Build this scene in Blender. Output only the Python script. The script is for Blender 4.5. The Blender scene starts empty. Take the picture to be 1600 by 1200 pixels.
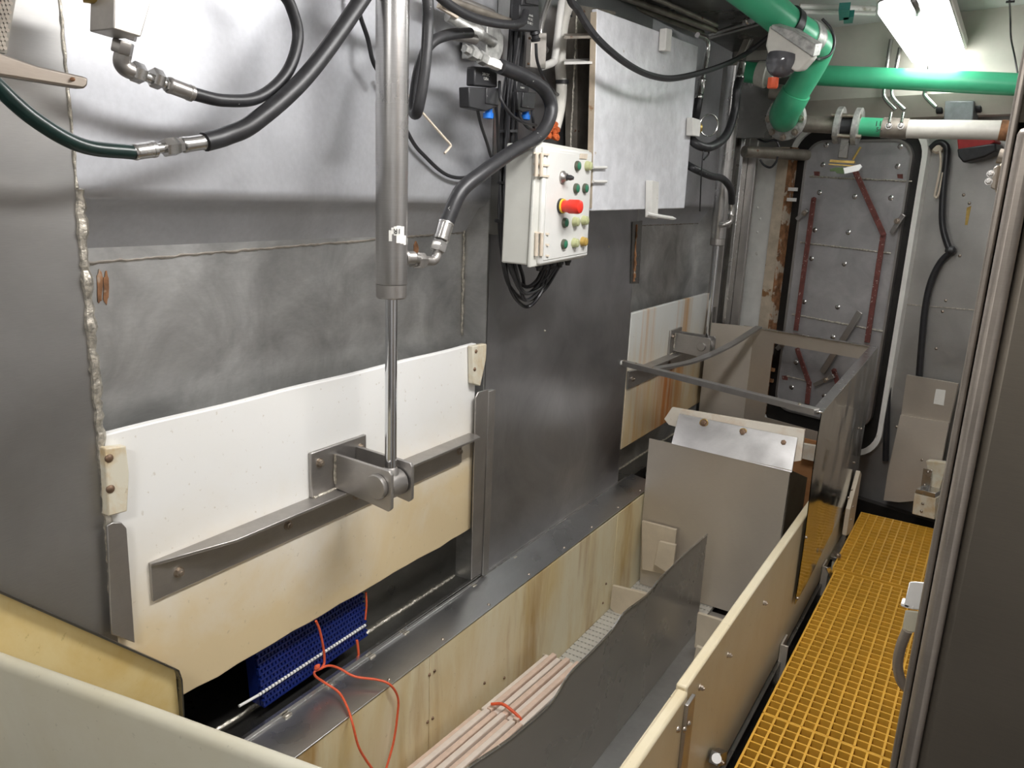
import bpy, bmesh, math, random
from mathutils import Vector, Matrix
random.seed(7)
V = Vector
scn = bpy.context.scene
COL = scn.collection
# ------------------------------------------------------------------ camera
FPX = 1220.2
RW = Matrix(((0.8441, -0.1631, 0.5103), (0.5338, 0.1825, -0.8248), (0.0416, 0.9695, 0.2414)))   # camera axes in the world
CAM = V((1.5, 0.0, 1.65))
cd = bpy.data.cameras.new('camera'); cam = bpy.data.objects.new('camera', cd); COL.objects.link(cam)
cd.sensor_width = 36.0; cd.lens = FPX * 36 / 1600; cd.clip_start = 0.02
cam.matrix_world = Matrix.Translation(CAM) @ RW.to_quaternion().to_matrix().to_4x4()
scn.camera = cam
scn.view_settings.view_transform = 'Standard'; scn.view_settings.look = 'None'
scn.view_settings.gamma = 1.0; scn.view_settings.use_curve_mapping = False
scn.view_settings.exposure = 0.36
wd = bpy.data.worlds.new('world'); scn.world = wd; wd.use_nodes = True
wd.node_tree.nodes['Background'].inputs[0].default_value = (0.5, 0.55, 0.6, 1)
wd.node_tree.nodes['Background'].inputs[1].default_value = 0.15
LAMP_POWER = 38.0      # emission of the ceiling lamps' diffusers

# rays of the photograph, to find the real place of a thing on a real plane
def ray(px, py): return RW @ V((px - 800, 600 - py, -FPX))
def X(px, py, v): d = ray(px, py); return CAM + d * ((v - CAM.x) / d.x)
def Y(px, py, v): d = ray(px, py); return CAM + d * ((v - CAM.y) / d.y)
def Z(px, py, v): d = ray(px, py); return CAM + d * ((v - CAM.z) / d.z)
BN = V((.262, .965, 0)).normalized(); BP = V((1.4, 4.75, 0)); BU = V((.965, -.262, 0)).normalized(); UP = V((0, 0, 1))
def B(px, py, off=0.0):
    d = ray(px, py); return CAM + d * (((BP - BN * off) - CAM).dot(BN) / d.dot(BN))
def BX(x, z, off=0.0):                      # point on the tilted bulkhead by its x and z
    t = (x - BP.x) / BU.x; return BP + BU * t + UP * z - BN * off
def sz(p, n): return n * abs((RW.transposed() @ (p - CAM)).z) / FPX

# ------------------------------------------------------------------ materials
def nodes(name):
    m = bpy.data.materials.new(name); m.use_nodes = True
    nt = m.node_tree; return m, nt, nt.nodes['Principled BSDF']
def N(nt, t, **k):
    n = nt.nodes.new(t)
    for a, b in k.items():
        if a in n.inputs: n.inputs[a].default_value = b
        else: setattr(n, a, b)
    return n
def noise(nt, scale, detail=5, stretch=(1, 1, 1), rough=.6, dist=0, loc=(0, 0, 0)):
    tc = N(nt, 'ShaderNodeTexCoord'); mp = N(nt, 'ShaderNodeMapping'); mp.inputs['Scale'].default_value = stretch; mp.inputs['Location'].default_value = loc
    n = N(nt, 'ShaderNodeTexNoise', Scale=scale, Detail=detail, Roughness=rough, Distortion=dist)
    nt.links.new(tc.outputs['Object'], mp.inputs[0]); nt.links.new(mp.outputs[0], n.inputs['Vector']); return n.outputs['Fac']
def ramp(nt, fac, stops):
    r = N(nt, 'ShaderNodeValToRGB'); e = r.color_ramp.elements
    while len(e) < len(stops): e.new(0.5)
    for i, (p, c) in enumerate(stops):
        e[i].position = p; e[i].color = (c, c, c, 1) if isinstance(c, (int, float)) else (*c[:3], 1)
    nt.links.new(fac, r.inputs[0]); return r.outputs[0]
def mix(nt, fac, a, b, mode='MIX'):
    m = N(nt, 'ShaderNodeMix'); m.data_type = 'RGBA'; m.blend_type = mode
    for s, v in ((0, fac), (6, a), (7, b)):
        if hasattr(v, 'links'): nt.links.new(v, m.inputs[s])
        else: m.inputs[s].default_value = v if s == 0 else (*v[:3], 1)
    return m.outputs[2]
def bump(nt, bs, h, strength, dist=.01):
    b = N(nt, 'ShaderNodeBump', Strength=strength, Distance=dist); nt.links.new(h, b.inputs['Height']); nt.links.new(b.outputs[0], bs.inputs['Normal'])
def plain(name, col, rough=.5, metal=0, spec=.5, var=.12, scale=30, bmp=0, spots=None):
    m, nt, bs = nodes(name)
    f = noise(nt, scale)
    c = mix(nt, ramp(nt, f, [(.3, 0), (.7, 1)]), [x * (1 - var) for x in col], [min(1, x * (1 + var)) for x in col])
    if spots:
        sc, lo, sp = spots
        c = mix(nt, ramp(nt, noise(nt, sc, 4, loc=(3, 1, 7)), [(lo, 0), (lo + .05, 1)]), c, sp)
    nt.links.new(c, bs.inputs['Base Color']); bs.inputs['Roughness'].default_value = rough; bs.inputs['Metallic'].default_value = metal
    bs.inputs['Specular IOR Level'].default_value = spec
    if bmp: bump(nt, bs, f, bmp, .003)
    return m
def steel(name, col=(.5, .5, .5), rough=.4, var=.2, scale=2.5, stretch=(1, 1, 1), metal=.9, wavy=.25, rust=None, grain=(4, 4, 120), rv=.07):
    m, nt, bs = nodes(name)
    a = noise(nt, scale, 6, stretch, .62, .6); g = noise(nt, 9, 4, grain, .6)
    c = mix(nt, ramp(nt, a, [(.3, 0), (.7, 1)]), [x * (1 - var) for x in col], [min(1, x * (1 + var)) for x in col])
    c = mix(nt, ramp(nt, g, [(.35, .0), (.75, .22)]), c, [x * .6 for x in col])
    if rust:
        lo, rc = rust
        c = mix(nt, ramp(nt, noise(nt, 14, 6, (1, 1, .35), loc=(5, 2, 1)), [(lo, 0), (lo + .1, .85)]), c, rc)
    nt.links.new(c, bs.inputs['Base Color']); bs.inputs['Metallic'].default_value = metal
    r = N(nt, 'ShaderNodeMapRange'); r.inputs['To Min'].default_value = rough - rv; r.inputs['To Max'].default_value = rough + rv
    r.inputs['From Min'].default_value = .3; r.inputs['From Max'].default_value = .7
    nt.links.new(noise(nt, scale * 2.2, 4, stretch, .5, .2, (9, 4, 2)), r.inputs['Value']); nt.links.new(r.outputs[0], bs.inputs['Roughness'])
    bump(nt, bs, noise(nt, 4.5, 1, (1, 1, 1), .3), wavy, .02)
    return m
def poly(name, white, stain, lo=.4, hi=.75, streak=(1, 8, .5), sc=3.0, zr=None, ochre=None, rough=.42, spot=None):
    """white polyethylene board, scratched and stained; zr=(z0, z1): yellowed from z1 down to z0 where the fish runs"""
    m, nt, bs = nodes(name)
    f = ramp(nt, noise(nt, sc, 6, streak, .65, .4), [(lo, 0), (hi, 1)])
    if zr:
        tc = N(nt, 'ShaderNodeTexCoord'); s = N(nt, 'ShaderNodeSeparateXYZ'); nt.links.new(tc.outputs['Object'], s.inputs[0])
        r = N(nt, 'ShaderNodeMapRange'); r.inputs['From Min'].default_value = zr[1]; r.inputs['From Max'].default_value = zr[0]
        n2 = N(nt, 'ShaderNodeMath', operation='MULTIPLY_ADD'); n2.inputs[1].default_value = .22; nt.links.new(noise(nt, 3.5, 4, (1, 1, 1), .5, .5, (2, 0, 4)), n2.inputs[0]); nt.links.new(s.outputs[2], n2.inputs[2])
        nt.links.new(n2.outputs[0], r.inputs['Value'])
        cm = N(nt, 'ShaderNodeMath', operation='MULTIPLY_ADD', use_clamp=True); cm.inputs[1].default_value = .6
        nt.links.new(f, cm.inputs[0]); nt.links.new(r.outputs[0], cm.inputs[2])
        mm = N(nt, 'ShaderNodeMath', operation='MULTIPLY'); nt.links.new(cm.outputs[0], mm.inputs[0]); nt.links.new(ramp(nt, r.outputs[0], [(0, .12), (.5, 1)]), mm.inputs[1]); f = mm.outputs[0]
    c = mix(nt, f, white, stain)
    if ochre:
        oc, olo, ost = ochre
        c = mix(nt, ramp(nt, noise(nt, 2.4, 6, ost, .6, .3, (4, 1, 3)), [(olo, 0), (olo + .22, 1)]), c, oc)
    if spot:        # a rust run: streaks around one y, from a height downwards, in the board's own coordinates
        yc, hw, zt = spot; tc = N(nt, 'ShaderNodeTexCoord'); sp = N(nt, 'ShaderNodeSeparateXYZ'); nt.links.new(tc.outputs['Object'], sp.inputs[0])
        d1 = N(nt, 'ShaderNodeMath', operation='SUBTRACT'); d1.inputs[1].default_value = yc; nt.links.new(sp.outputs[1], d1.inputs[0])
        d2 = N(nt, 'ShaderNodeMath', operation='ABSOLUTE'); nt.links.new(d1.outputs[0], d2.inputs[0])
        m1 = N(nt, 'ShaderNodeMapRange'); m1.inputs['From Min'].default_value = hw; m1.inputs['From Max'].default_value = hw * .1; nt.links.new(d2.outputs[0], m1.inputs['Value'])
        m2 = N(nt, 'ShaderNodeMapRange'); m2.inputs['From Min'].default_value = zt; m2.inputs['From Max'].default_value = zt - .06; nt.links.new(sp.outputs[2], m2.inputs['Value'])
        m3 = N(nt, 'ShaderNodeMath', operation='MULTIPLY'); nt.links.new(m1.outputs[0], m3.inputs[0]); nt.links.new(m2.outputs[0], m3.inputs[1])
        m4 = N(nt, 'ShaderNodeMath', operation='MULTIPLY'); nt.links.new(m3.outputs[0], m4.inputs[0]); nt.links.new(ramp(nt, noise(nt, 9, 5, (1, 3, .18), .6, .2, (3, 3, 3)), [(.36, .25), (.58, 1)]), m4.inputs[1])
        c = mix(nt, m4.outputs[0], c, (.56, .17, .012))
    c = mix(nt, ramp(nt, noise(nt, 60, 3, (1, 1, 1), .6, 0, (1, 1, 1)), [(.66, 0), (.72, .35)]), c, [x * .55 for x in stain])
    nt.links.new(c, bs.inputs['Base Color']); bs.inputs['Roughness'].default_value = rough
    bump(nt, bs, noise(nt, 25, 5), .12, .003)
    return m
FARSPOT = X(1042, 620, 0).y - 4.10
M = {}
M['ss_up'] = steel('stainless_upper', (.61, .62, .65), .50, .14, 2.0, metal=.75, wavy=.5, grain=(8, 8, 8))  # cool light on the upper plates put into its pale bluish colour
M['ss_recess'] = steel('stainless_recess', (.50, .50, .49), .38, .36, 4.5, metal=.85, wavy=.5, grain=(6, 6, 20), rust=(.80, (.16, .05, .02)))
M['ss_panel'] = steel('stainless_panel', (.40, .40, .41), .36, .22, 2.2, metal=.9, wavy=.35, grain=(3, 60, 3))
M['ss_left'] = steel('stainless_left', (.36, .355, .345), .42, .15, 1.5, metal=.85, wavy=.3)
M['ss_ledge'] = steel('stainless_ledge', (.50, .50, .50), .32, .15, 2.0, metal=.92, wavy=.04, grain=(60, 4, 4))
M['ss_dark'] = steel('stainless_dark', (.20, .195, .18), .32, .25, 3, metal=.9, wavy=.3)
M['ss_part'] = steel('stainless_part', (.42, .40, .38), .38, .12, 6, metal=.85, wavy=.1)
M['ss_bright'] = steel('stainless_bright', (.62, .61, .59), .24, .10, 9, metal=.95, wavy=.05, rv=.05)
M['chrome'] = steel('chrome', (.72, .73, .75), .10, .05, 9, metal=1, wavy=.02, rv=.04)
M['ss_tube'] = steel('stainless_tube', (.60, .59, .58), .30, .08, 4, metal=.92, wavy=.04, grain=(2, 2, 60), rv=.05)
M['ss_flap'] = steel('stainless_flap', (.66, .645, .63), .36, .16, 5, metal=.8, wavy=.12)
M['ss_mirror'] = steel('stainless_mirror', (.40, .40, .39), .13, .10, 2, metal=1, wavy=.5, rv=.06)
M['ss_sheet'] = steel('stainless_sheet', (.36, .34, .31), .28, .06, 1.5, metal=.5, wavy=.03, rv=.05)
M['ss_chute'] = steel('stainless_chute', (.60, .545, .47), .45, .06, 2, metal=.65, wavy=.1)
M['ss_bulk'] = steel('stainless_bulkhead', (.46, .45, .43), .42, .12, 3, metal=.8, wavy=.25)
M['ss_door'] = steel('door_steel', (.46, .45, .455), .48, .18, 7, metal=.55, wavy=.2, rust=(.79, (.14, .06, .04)))
M['ss_cab'] = steel('cabinet_steel', (.21, .185, .15), .45, .1, 1.5, metal=.8, wavy=.1)
M['ss_cabedge'] = steel('cabinet_edge_steel', (.40, .355, .31), .40, .12, 8, metal=.8, wavy=.1)
M['ss_dull'] = plain('dull_pipe_steel', (.30, .27, .23), .5, .6, var=.3, scale=14, spots=(16, .66, (.16, .06, .03)))
M['weld'] = plain('weld', (.62, .58, .50), .34, .8, var=.5, scale=90, bmp=1)
M['rust'] = plain('rusty_steel', (.27, .13, .06), .8, .1, var=.6, scale=22, bmp=.8, spots=(10, .55, (.50, .42, .33)))
M['rustpaint'] = plain('rusty_cream_paint', (.50, .42, .32), .6, 0, var=.2, scale=16, bmp=.6, spots=(9, .60, (.26, .13, .05)))
M['redrust'] = plain('red_primer_bar', (.15, .048, .04), .65, 0, var=.3, scale=30, spots=(70, .62, (.55, .45, .40)))
M['wpaint'] = plain('white_paint_steel', (.74, .75, .78), .30, 0, var=.12, scale=16, bmp=1.5, spots=(22, .70, (.50, .42, .33)))
M['cpaint'] = plain('white_column_paint', (.76, .75, .71), .45, 0, var=.10, scale=9, bmp=.5, spots=(7, .64, (.40, .36, .28)))
M['ceil'] = plain('ceiling_paint', (.66, .65, .645), .5, 0, var=.06, scale=4)
M['beam'] = plain('beam_paint', (.62, .58, .52), .5, 0, var=.08, scale=6)
M['green'] = plain('green_pipe_plastic', (.06, .42, .22), .35, 0, var=.12, scale=6)
M['teal'] = plain('teal_plastic', (.01, .16, .13), .4)
M['rubber'] = plain('black_rubber', (.022, .022, .024), .42, 0, var=.3, scale=50, spots=(75, .70, (.45, .45, .42)))
M['hose_green_sheen'] = plain('dark_hose', (.010, .030, .026), .30, 0, var=.3, scale=20)  # green sheen put into the base colour of a black hose
M['black'] = plain('black_plastic', (.02, .02, .022), .45, 0, var=.2)
M['cable'] = plain('black_cable', (.018, .018, .02), .35, 0, var=.2, spots=(60, .72, (.35, .35, .33)))
M['gasket'] = plain('black_gasket', (.012, .011, .010), .5, 0, var=.4, scale=12, spots=(60, .74, (.35, .35, .33)))
M['void'] = plain('void_black_metal', (.02, .018, .016), .3, .3, var=.5, scale=5)  # near-black; darkness of the tunnel and end gap put into the colour
M['floor'] = plain('wet_floor', (.035, .030, .024), .18, .2, var=.8, scale=7, bmp=.6)
M['wetpan'] = plain('rust_brown_drip_pan', (.11, .055, .012), .35, 0, var=.4, scale=6)
M['blue'] = plain('blue_belt_plastic', (.006, .018, .14), .38, 0, var=.2, scale=60)
M['bluecap'] = plain('blue_cap', (.02, .20, .75), .35)
M['whiterod'] = plain('white_plastic', (.82, .82, .80), .4, var=.04)
M['orange'] = plain('orange_cord', (.72, .11, .04), .55, 0, var=.15, scale=80)
M['orangerag'] = plain('orange_foam', (.50, .10, .02), .8, 0, var=.4, scale=60, bmp=1)
M['red'] = plain('red_plastic', (.72, .035, .02), .35, 0, var=.08)
M['darkred'] = plain('dark_red_fabric', (.32, .02, .02), .5, 0, var=.15)
M['yellow'] = plain('yellow_ring', (.75, .50, .04), .4)
M['box'] = plain('grey_white_enclosure', (.60, .60, .55), .45, 0, var=.05, scale=8, spots=(28, .74, (.30, .26, .2)))
M['boxlid'] = plain('enclosure_lid', (.66, .66, .63), .4, 0, var=.04, scale=8)
M['hinge'] = plain('beige_hinge', (.60, .52, .42), .5, 0, var=.1)
M['btn_green'] = plain('green_button', (.03, .16, .09), .35, var=.1)
M['btn_pale'] = plain('pale_yellow_green_button', (.42, .44, .24), .35, var=.1)
M['btn_amber'] = plain('amber_button', (.42, .28, .07), .35, var=.1)
M['btn_ring'] = plain('button_ring', (.10, .11, .08), .4, .3)
M['grate'] = plain('yellow_grating', (.70, .38, .045), .38, 0, var=.12, scale=10)
M['belt'] = plain('pale_modular_belt', (.52, .50, .45), .45, 0, var=.1, scale=20)
M['beltslot'] = plain('belt_slot', (.16, .13, .10), .6)
M['slat'] = plain('beige_pink_slats', (.66, .50, .40), .45, 0, var=.10, scale=30)
M['slatl'] = plain('light_slats', (.72, .63, .55), .45, 0, var=.06, scale=30)
M['divider'] = plain('tan_divider', (.58, .50, .38), .5, 0, var=.10, scale=9)
M['poly_near'] = poly('poly_gate_near', (.86, .86, .84), (.74, .60, .37), .35, .7, (1, 1, 1), 2.4, zr=(.02, .62))
M['poly_far'] = poly('poly_gate_far', (.74, .75, .72), (.66, .50, .28), .4, .75, (1, 5, .8), 2.5, zr=(.02, .75), ochre=((.62, .30, .05), .50, (1, 3.0, .16)), spot=(FARSPOT, .26, .41))
M['poly_yellow'] = poly('poly_yellow', (.72, .58, .29), (.62, .43, .14), .35, .7, (1, 1, 1), 4)
M['poly_wall'] = poly('poly_trough', (.82, .74, .52), (.70, .54, .25), .42, .72, (1, 2, .6), 2.2, ochre=((.44, .25, .06), .52, (1, 2.4, .35)))
M['poly_board'] = poly('poly_board', (.70, .63, .46), (.60, .49, .29), .4, .8, (1, 1, .6), 2)
M['poly_beige'] = poly('poly_beige', (.56, .54, .44), (.50, .46, .34), .4, .7, (1, 1, 1), 2)
M['poly_block'] = poly('poly_block', (.68, .64, .52), (.55, .38, .17), .45, .7, (1, 1, 1), 9)
M['poly_flap'] = poly('poly_flap', (.72, .66, .56), (.60, .44, .30), .5, .75, (1, 1, 1), 7)
M['wood_poly'] = poly('poly_orange_brown', (.46, .24, .11), (.36, .16, .06), .35, .7, (1, 1, 5), 3)
M['bolt'] = plain('bolt', (.42, .36, .30), .35, .85, var=.25, scale=60)
M['boltrust'] = plain('rusty_bolt', (.22, .14, .09), .5, .6, var=.4, scale=60)
M['gal'] = plain('galvanised_flange', (.42, .42, .40), .45, .55, var=.35, scale=45, bmp=.5)
M['alu'] = plain('aluminium_block', (.55, .52, .48), .42, .7, var=.15, scale=14, spots=(12, .66, (.34, .20, .06)))
M['sticker'] = plain('white_sticker', (.80, .79, .74), .5, var=.05)
M['ink'] = plain('ink', (.02, .02, .02), .5)
M['inkwhite'] = plain('pale_ink', (.55, .55, .52), .5)
M['wpipe'] = plain('cream_pipe', (.68, .66, .60), .4, var=.06)
M['clear'] = plain('smoky_dome', (.10, .10, .11), .08, 0, spec=.8)
M['brass'] = plain('yellow_passivated', (.55, .38, .12), .3, .8, var=.3)
M['sgreen'] = plain('green_lever', (.06, .10, .03), .4)
M['greybox'] = plain('grey_box', (.20, .21, .22), .4, .4, var=.15)
m, nt, bs = nodes('lamp_diffuser'); bs.inputs['Base Color'].default_value = (.9, .9, .9, 1); bs.inputs['Emission Color'].default_value = (1, .985, .975, 1); bs.inputs['Emission Strength'].default_value = LAMP_POWER; M['lamp'] = m
m = m.copy(); m.name = 'lamp_diffuser_dimmed'; m.node_tree.nodes['Principled BSDF'].inputs['Emission Strength'].default_value = LAMP_POWER * .22; M['lamp_dim'] = m  # far lamp's diffuser dimmed to keep glare off the beam

# ------------------------------------------------------------------ mesh helpers
class MB:
    def __init__(s): s.v = []; s.f = []
    def add(s, vs, fs):
        o = len(s.v); s.v += [V(v) for v in vs]; s.f += [tuple(i + o for i in f) for f in fs]; return s
    def hexa(s, c):            # 8 corners: bottom 4, top 4
        return s.add(c, [(3, 2, 1, 0), (4, 5, 6, 7), (0, 1, 5, 4), (1, 2, 6, 5), (2, 3, 7, 6), (3, 0, 4, 7)])
    def box(s, lo, hi):
        a, b = V(lo), V(hi)
        return s.hexa([(a.x, a.y, a.z), (b.x, a.y, a.z), (b.x, b.y, a.z), (a.x, b.y, a.z), (a.x, a.y, b.z), (b.x, a.y, b.z), (b.x, b.y, b.z), (a.x, b.y, b.z)])
    def bar(s, p, q, w, h, up=UP):      # box beam from p to q: w across, h along up
        p, q = V(p), V(q); d = (q - p).normalized(); r = d.cross(V(up))
        if r.length < 1e-4: r = d.cross(V((1, 0, 0)))
        r.normalize(); u = r.cross(d)
        r = r * w / 2; u = u * h / 2
        return s.hexa([p - r - u, p + r - u, q + r - u, q - r - u, p - r + u, p + r + u, q + r + u, q - r + u])
    def prism(s, pts, vec):
        n = len(pts); vec = V(vec); pts = [V(p) for p in pts]
        nn = sum(((pts[i] - pts[0]).cross(pts[(i + 1) % n] - pts[0]) for i in range(n)), V())
        if nn.dot(vec) > 0: pts = pts[::-1]
        fs = [tuple(range(n)), tuple(range(2 * n - 1, n - 1, -1))] + [(i, i + n, (i + 1) % n + n, (i + 1) % n) for i in range(n)]
        return s.add(pts + [p + vec for p in pts], fs)
    def ringprism(s, outer, inner, vec):        # a frame with a hole; outer and inner have the same count
        n = len(outer); vec = V(vec); a = [V(p) for p in outer]; b = [V(p) for p in inner]
        vs = a + b + [p + vec for p in a] + [p + vec for p in b]; fs = []
        for i in range(n):
            j = (i + 1) % n
            fs += [(i, j, j + n, i + n), (i + 2 * n, i + 3 * n, j + 3 * n, j + 2 * n), (i, i + 2 * n, j + 2 * n, j), (i + n, j + n, j + 3 * n, i + 3 * n)]
        return s.add(vs, fs)
    def cyl(s, p, q, r, r2=None, n=16, cap=True):
        return s.tube([V(p), V(q)], [r, r if r2 is None else r2], n, cap)
    def tube(s, pts, r, n=10, cap=True):
        pts = [V(p) for p in pts]; k = len(pts); rs = r if isinstance(r, (list, tuple)) else [r] * k
        d = (pts[1] - pts[0]).normalized(); a = d.orthogonal().normalized(); o = len(s.v)
        for i, p in enumerate(pts):
            t = (pts[min(i + 1, k - 1)] - pts[max(i - 1, 0)]).normalized()
            a = (a - t * a.dot(t)); a = a.normalized() if a.length > 1e-6 else t.orthogonal().normalized()
            b = t.cross(a)
            for j in range(n):
                w = 2 * math.pi * (j + (.5 if n in (4, 6) else 0)) / n; s.v.append(p + (a * math.cos(w) + b * math.sin(w)) * rs[i])
        for i in range(k - 1):
            for j in range(n):
                j2 = (j + 1) % n; s.f.append((o + i * n + j, o + i * n + j2, o + (i + 1) * n + j2, o + (i + 1) * n + j))
        if cap: s.f.append(tuple(o + j for j in range(n))[::-1]); s.f.append(tuple(o + (k - 1) * n + j for j in range(n)))
        return s
    def prof(s, p, d, stops, n=20):     # lathe: stops = [(distance along d, radius)...]
        p = V(p); d = V(d).normalized(); a = d.orthogonal().normalized(); b = d.cross(a); o = len(s.v); k = len(stops)
        for (t, r) in stops:
            for j in range(n):
                w = 2 * math.pi * (j + (.5 if n in (4, 6) else 0)) / n; s.v.append(p + d * t + (a * math.cos(w) + b * math.sin(w)) * max(r, 1e-5))
        for i in range(k - 1):
            for j in range(n):
                j2 = (j + 1) % n; s.f.append((o + i * n + j, o + i * n + j2, o + (i + 1) * n + j2, o + (i + 1) * n + j))
        s.f.append(tuple(o + j for j in range(n))[::-1]); s.f.append(tuple(o + (k - 1) * n + j for j in range(n)))
        return s
def cr(pts, n=10):                      # smooth curve through points
    pts = [V(p) for p in pts]; P = [2 * pts[0] - pts[1]] + pts + [2 * pts[-1] - pts[-2]]; out = []
    for i in range(1, len(P) - 2):
        a, b, c, d = P[i - 1:i + 3]
        for k in range(n):
            t = k / n; out.append(.5 * ((2 * b) + (c - a) * t + (2 * a - 5 * b + 4 * c - d) * t * t + (3 * b - a - 3 * c + d) * t ** 3))
    return out + [pts[-1]]
def rootloc(o):
    while o.parent: o = o.parent
    return V(o.get('_loc', (0, 0, 0)))
def O(name, mb, mat, parent=None, bev=0, smooth=True, label=None, cat=None, group=None, kind=None):
    L = rootloc(parent) if parent else V((0, 0, 0))
    me = bpy.data.meshes.new(name); me.from_pydata([v - L for v in mb.v], [], mb.f)
    bm = bmesh.new(); bm.from_mesh(me); bmesh.ops.recalc_face_normals(bm, faces=bm.faces); bm.to_mesh(me); bm.free()
    me.materials.append(M[mat]); me.update()
    if smooth:
        me.shade_smooth(); me.set_sharp_from_angle(angle=math.radians(38))
    o = bpy.data.objects.new(name, me); COL.objects.link(o)
    if parent: o.parent = parent
    if bev:
        b = o.modifiers.new('bevel', 'BEVEL'); b.width = bev; b.segments = 2; b.limit_method = 'ANGLE'; b.harden_normals = False
    for k, v in (('label', label), ('category', cat), ('group', group), ('kind', kind)):
        if v: o[k] = v
    return o
def T(name, loc, label, cat, group=None, kind=None):
    o = bpy.data.objects.new(name, None); COL.objects.link(o); o.location = loc; o.empty_display_size = .05
    o['_loc'] = tuple(loc)
    for k, v in (('label', label), ('category', cat), ('group', group), ('kind', kind)):
        if v: o[k] = v
    return o
def bolt(parent, p, d, r=.009, mat='bolt', name='bolt', dome=False):
    d = V(d).normalized(); p = V(p)
    if dome: mb = MB().prof(p - d * .002, d, [(0, r), (.003, r), (.005, r * .8), (.007, r * .45), (.0075, 0)], 12)
    else:
        mb = MB().prof(p - d * .002, d, [(0, r * 1.35), (.0035, r * 1.35)], 16); mb.prof(p, d, [(0, r), (.009, r), (.010, r * .8)], 6); mb.cyl(p + d * .009, p + d * .013, r * .5, n=10)
    return O(name, mb, mat, parent)
def hexnut(mb, p, d, r, l): return mb.prof(V(p), d, [(0, r * .9), (l * .1, r), (l * .9, r), (l, r * .9)], 6)
def text(body, p, right, up, size, mat, parent, name='lettering'):
    cu = bpy.data.curves.new(name, 'FONT'); cu.body = body; cu.size = size; cu.align_x = 'CENTER'; cu.align_y = 'CENTER'; cu.extrude = .0003
    tmp = bpy.data.objects.new('tmp', cu); COL.objects.link(tmp); bpy.context.view_layer.update()
    me = bpy.data.meshes.new_from_object(tmp); bpy.data.objects.remove(tmp)
    r = V(right).normalized(); u = V(up).normalized(); n = r.cross(u); L = rootloc(parent)
    Mx = Matrix.Translation(V(p) - L) @ Matrix((r, u, n)).transposed().to_4x4(); me.transform(Mx)
    me.materials.clear(); me.materials.append(M[mat]); o = bpy.data.objects.new(name, me); COL.objects.link(o); o.parent = parent; return o
def rrect(x0, x1, z0, z1, r, f, n=6):   # rounded rectangle, f maps (x, z) to a point
    out = []
    for cx, cz, a0 in ((x1 - r, z1 - r, 0), (x0 + r, z1 - r, 90), (x0 + r, z0 + r, 180), (x1 - r, z0 + r, 270)):
        for k in range(n + 1):
            a = math.radians(a0 + 90 * k / n); out.append(f(cx + r * math.cos(a), cz + r * math.sin(a)))
    return out
def weldbead(mb, p, q, r=.005, wob=.0015):
    p, q = V(p), V(q); n = max(4, int((q - p).length / .012)); pts = []; rs = []
    for i in range(n + 1):
        pts.append(p.lerp(q, i / n) + V([random.uniform(-wob, wob) for _ in range(3)])); rs.append(r * random.uniform(.75, 1.3))
    return mb.tube(pts, rs, 6)
# ================================================================== SETTING
floor = O('floor', MB().box((-.9, -1.4, -.45), (2.4, 5.6, -.40)), 'floor', kind='structure', label='dark wet floor under the walkway and machine')
ceil = O('ceiling', MB().box((-.9, -1.4, 2.57), (2.4, 5.6, 2.62)), 'ceil', kind='structure')
O('wall_front', MB().box((-.9, -1.45, -.45), (2.4, -1.4, 2.62)), 'ss_bulk', kind='structure')
O('wall_right', MB().box((2.35, -1.4, -.45), (2.4, 5.6, 2.62)), 'ceil', kind='structure')
# left wall: stainless plates with a recessed bay for each sliding gate
XR = -.10
wl = O('wall_left', MB().box((-.95, -1.4, -.45), (-.90, 5.6, 2.62)), 'ss_dark', kind='structure')
def pn(mb, mat, **k): return O('panel', mb, mat, wl, **k)
pl = MB().prism([(-.02, -1.4, -.4), (-.02, -1.4, 2.6), (-.02, .842, 2.6), (-.02, .842, .22), (-.02, .5, .22)], (.02, 0, 0))
pn(pl, 'ss_left')
def bend_sheet(y0, y1, zt=2.6):     # upper tank plate whose lower edge curves back into the recess
    mb = MB(); prof = [(0, zt), (0, 1.625)] + [(-.022 + .022 * math.cos(a), 1.625 - .03 * math.sin(a)) for a in [math.radians(15 * i) for i in range(1, 6)]] + [(-.04, 1.585), (XR, 1.497)]
    vs = []; n = len(prof)
    for y in (y0, y1): vs += [(x, y, z) for x, z in prof]
    back = [(x - .012, z + .004) for x, z in prof]
    for y in (y0, y1): vs += [(x, y, z) for x, z in back]
    fs = [(i, i + 1, i + 1 + n, i + n) for i in range(n - 1)] + [(i + 2 * n, i + 3 * n, i + 1 + 3 * n, i + 1 + 2 * n) for i in range(n - 1)]
    return mb.add(vs, fs)
pn(bend_sheet(.842, 2.245), 'ss_up')
pn(bend_sheet(3.482, 4.66), 'ss_up')
pn(MB().box((XR - .012, .80, .44), (XR, 2.26, 1.53)), 'ss_recess')
pn(MB().box((XR - .012, 1.55, -.05), (XR, 2.26, .44)), 'ss_dark')  # recess plate continues in shadow here; shade put in as darker steel
pn(MB().box((XR - .012, 3.47, .10), (XR, 4.70, 1.53)), 'ss_recess')
pn(MB().box((XR, 2.233, .2), (0, 2.245, 1.62)), 'ss_recess')         # side of the near bay
pn(MB().box((XR, 3.482, .2), (0, 3.494, 1.62)), 'ss_recess')
pn(MB().box((XR, 4.632, .2), (0, 4.64, 1.62)), 'ss_recess')
pn(MB().box((XR, .835, .2), (-.02, .842, 1.62)), 'ss_recess')
pn(MB().box((-.014, 2.24, .20), (0, 3.485, 2.6)), 'ss_panel', bev=.001)
pn(MB().box((-.014, 4.64, -.2), (0, 5.4, 2.6)), 'ss_left')
pn(MB().box((XR - .3, .78, -.06), (XR - .29, 1.56, .46)), 'void')                     # back of the tunnel behind the near gate, its darkness put into the colour
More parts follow.
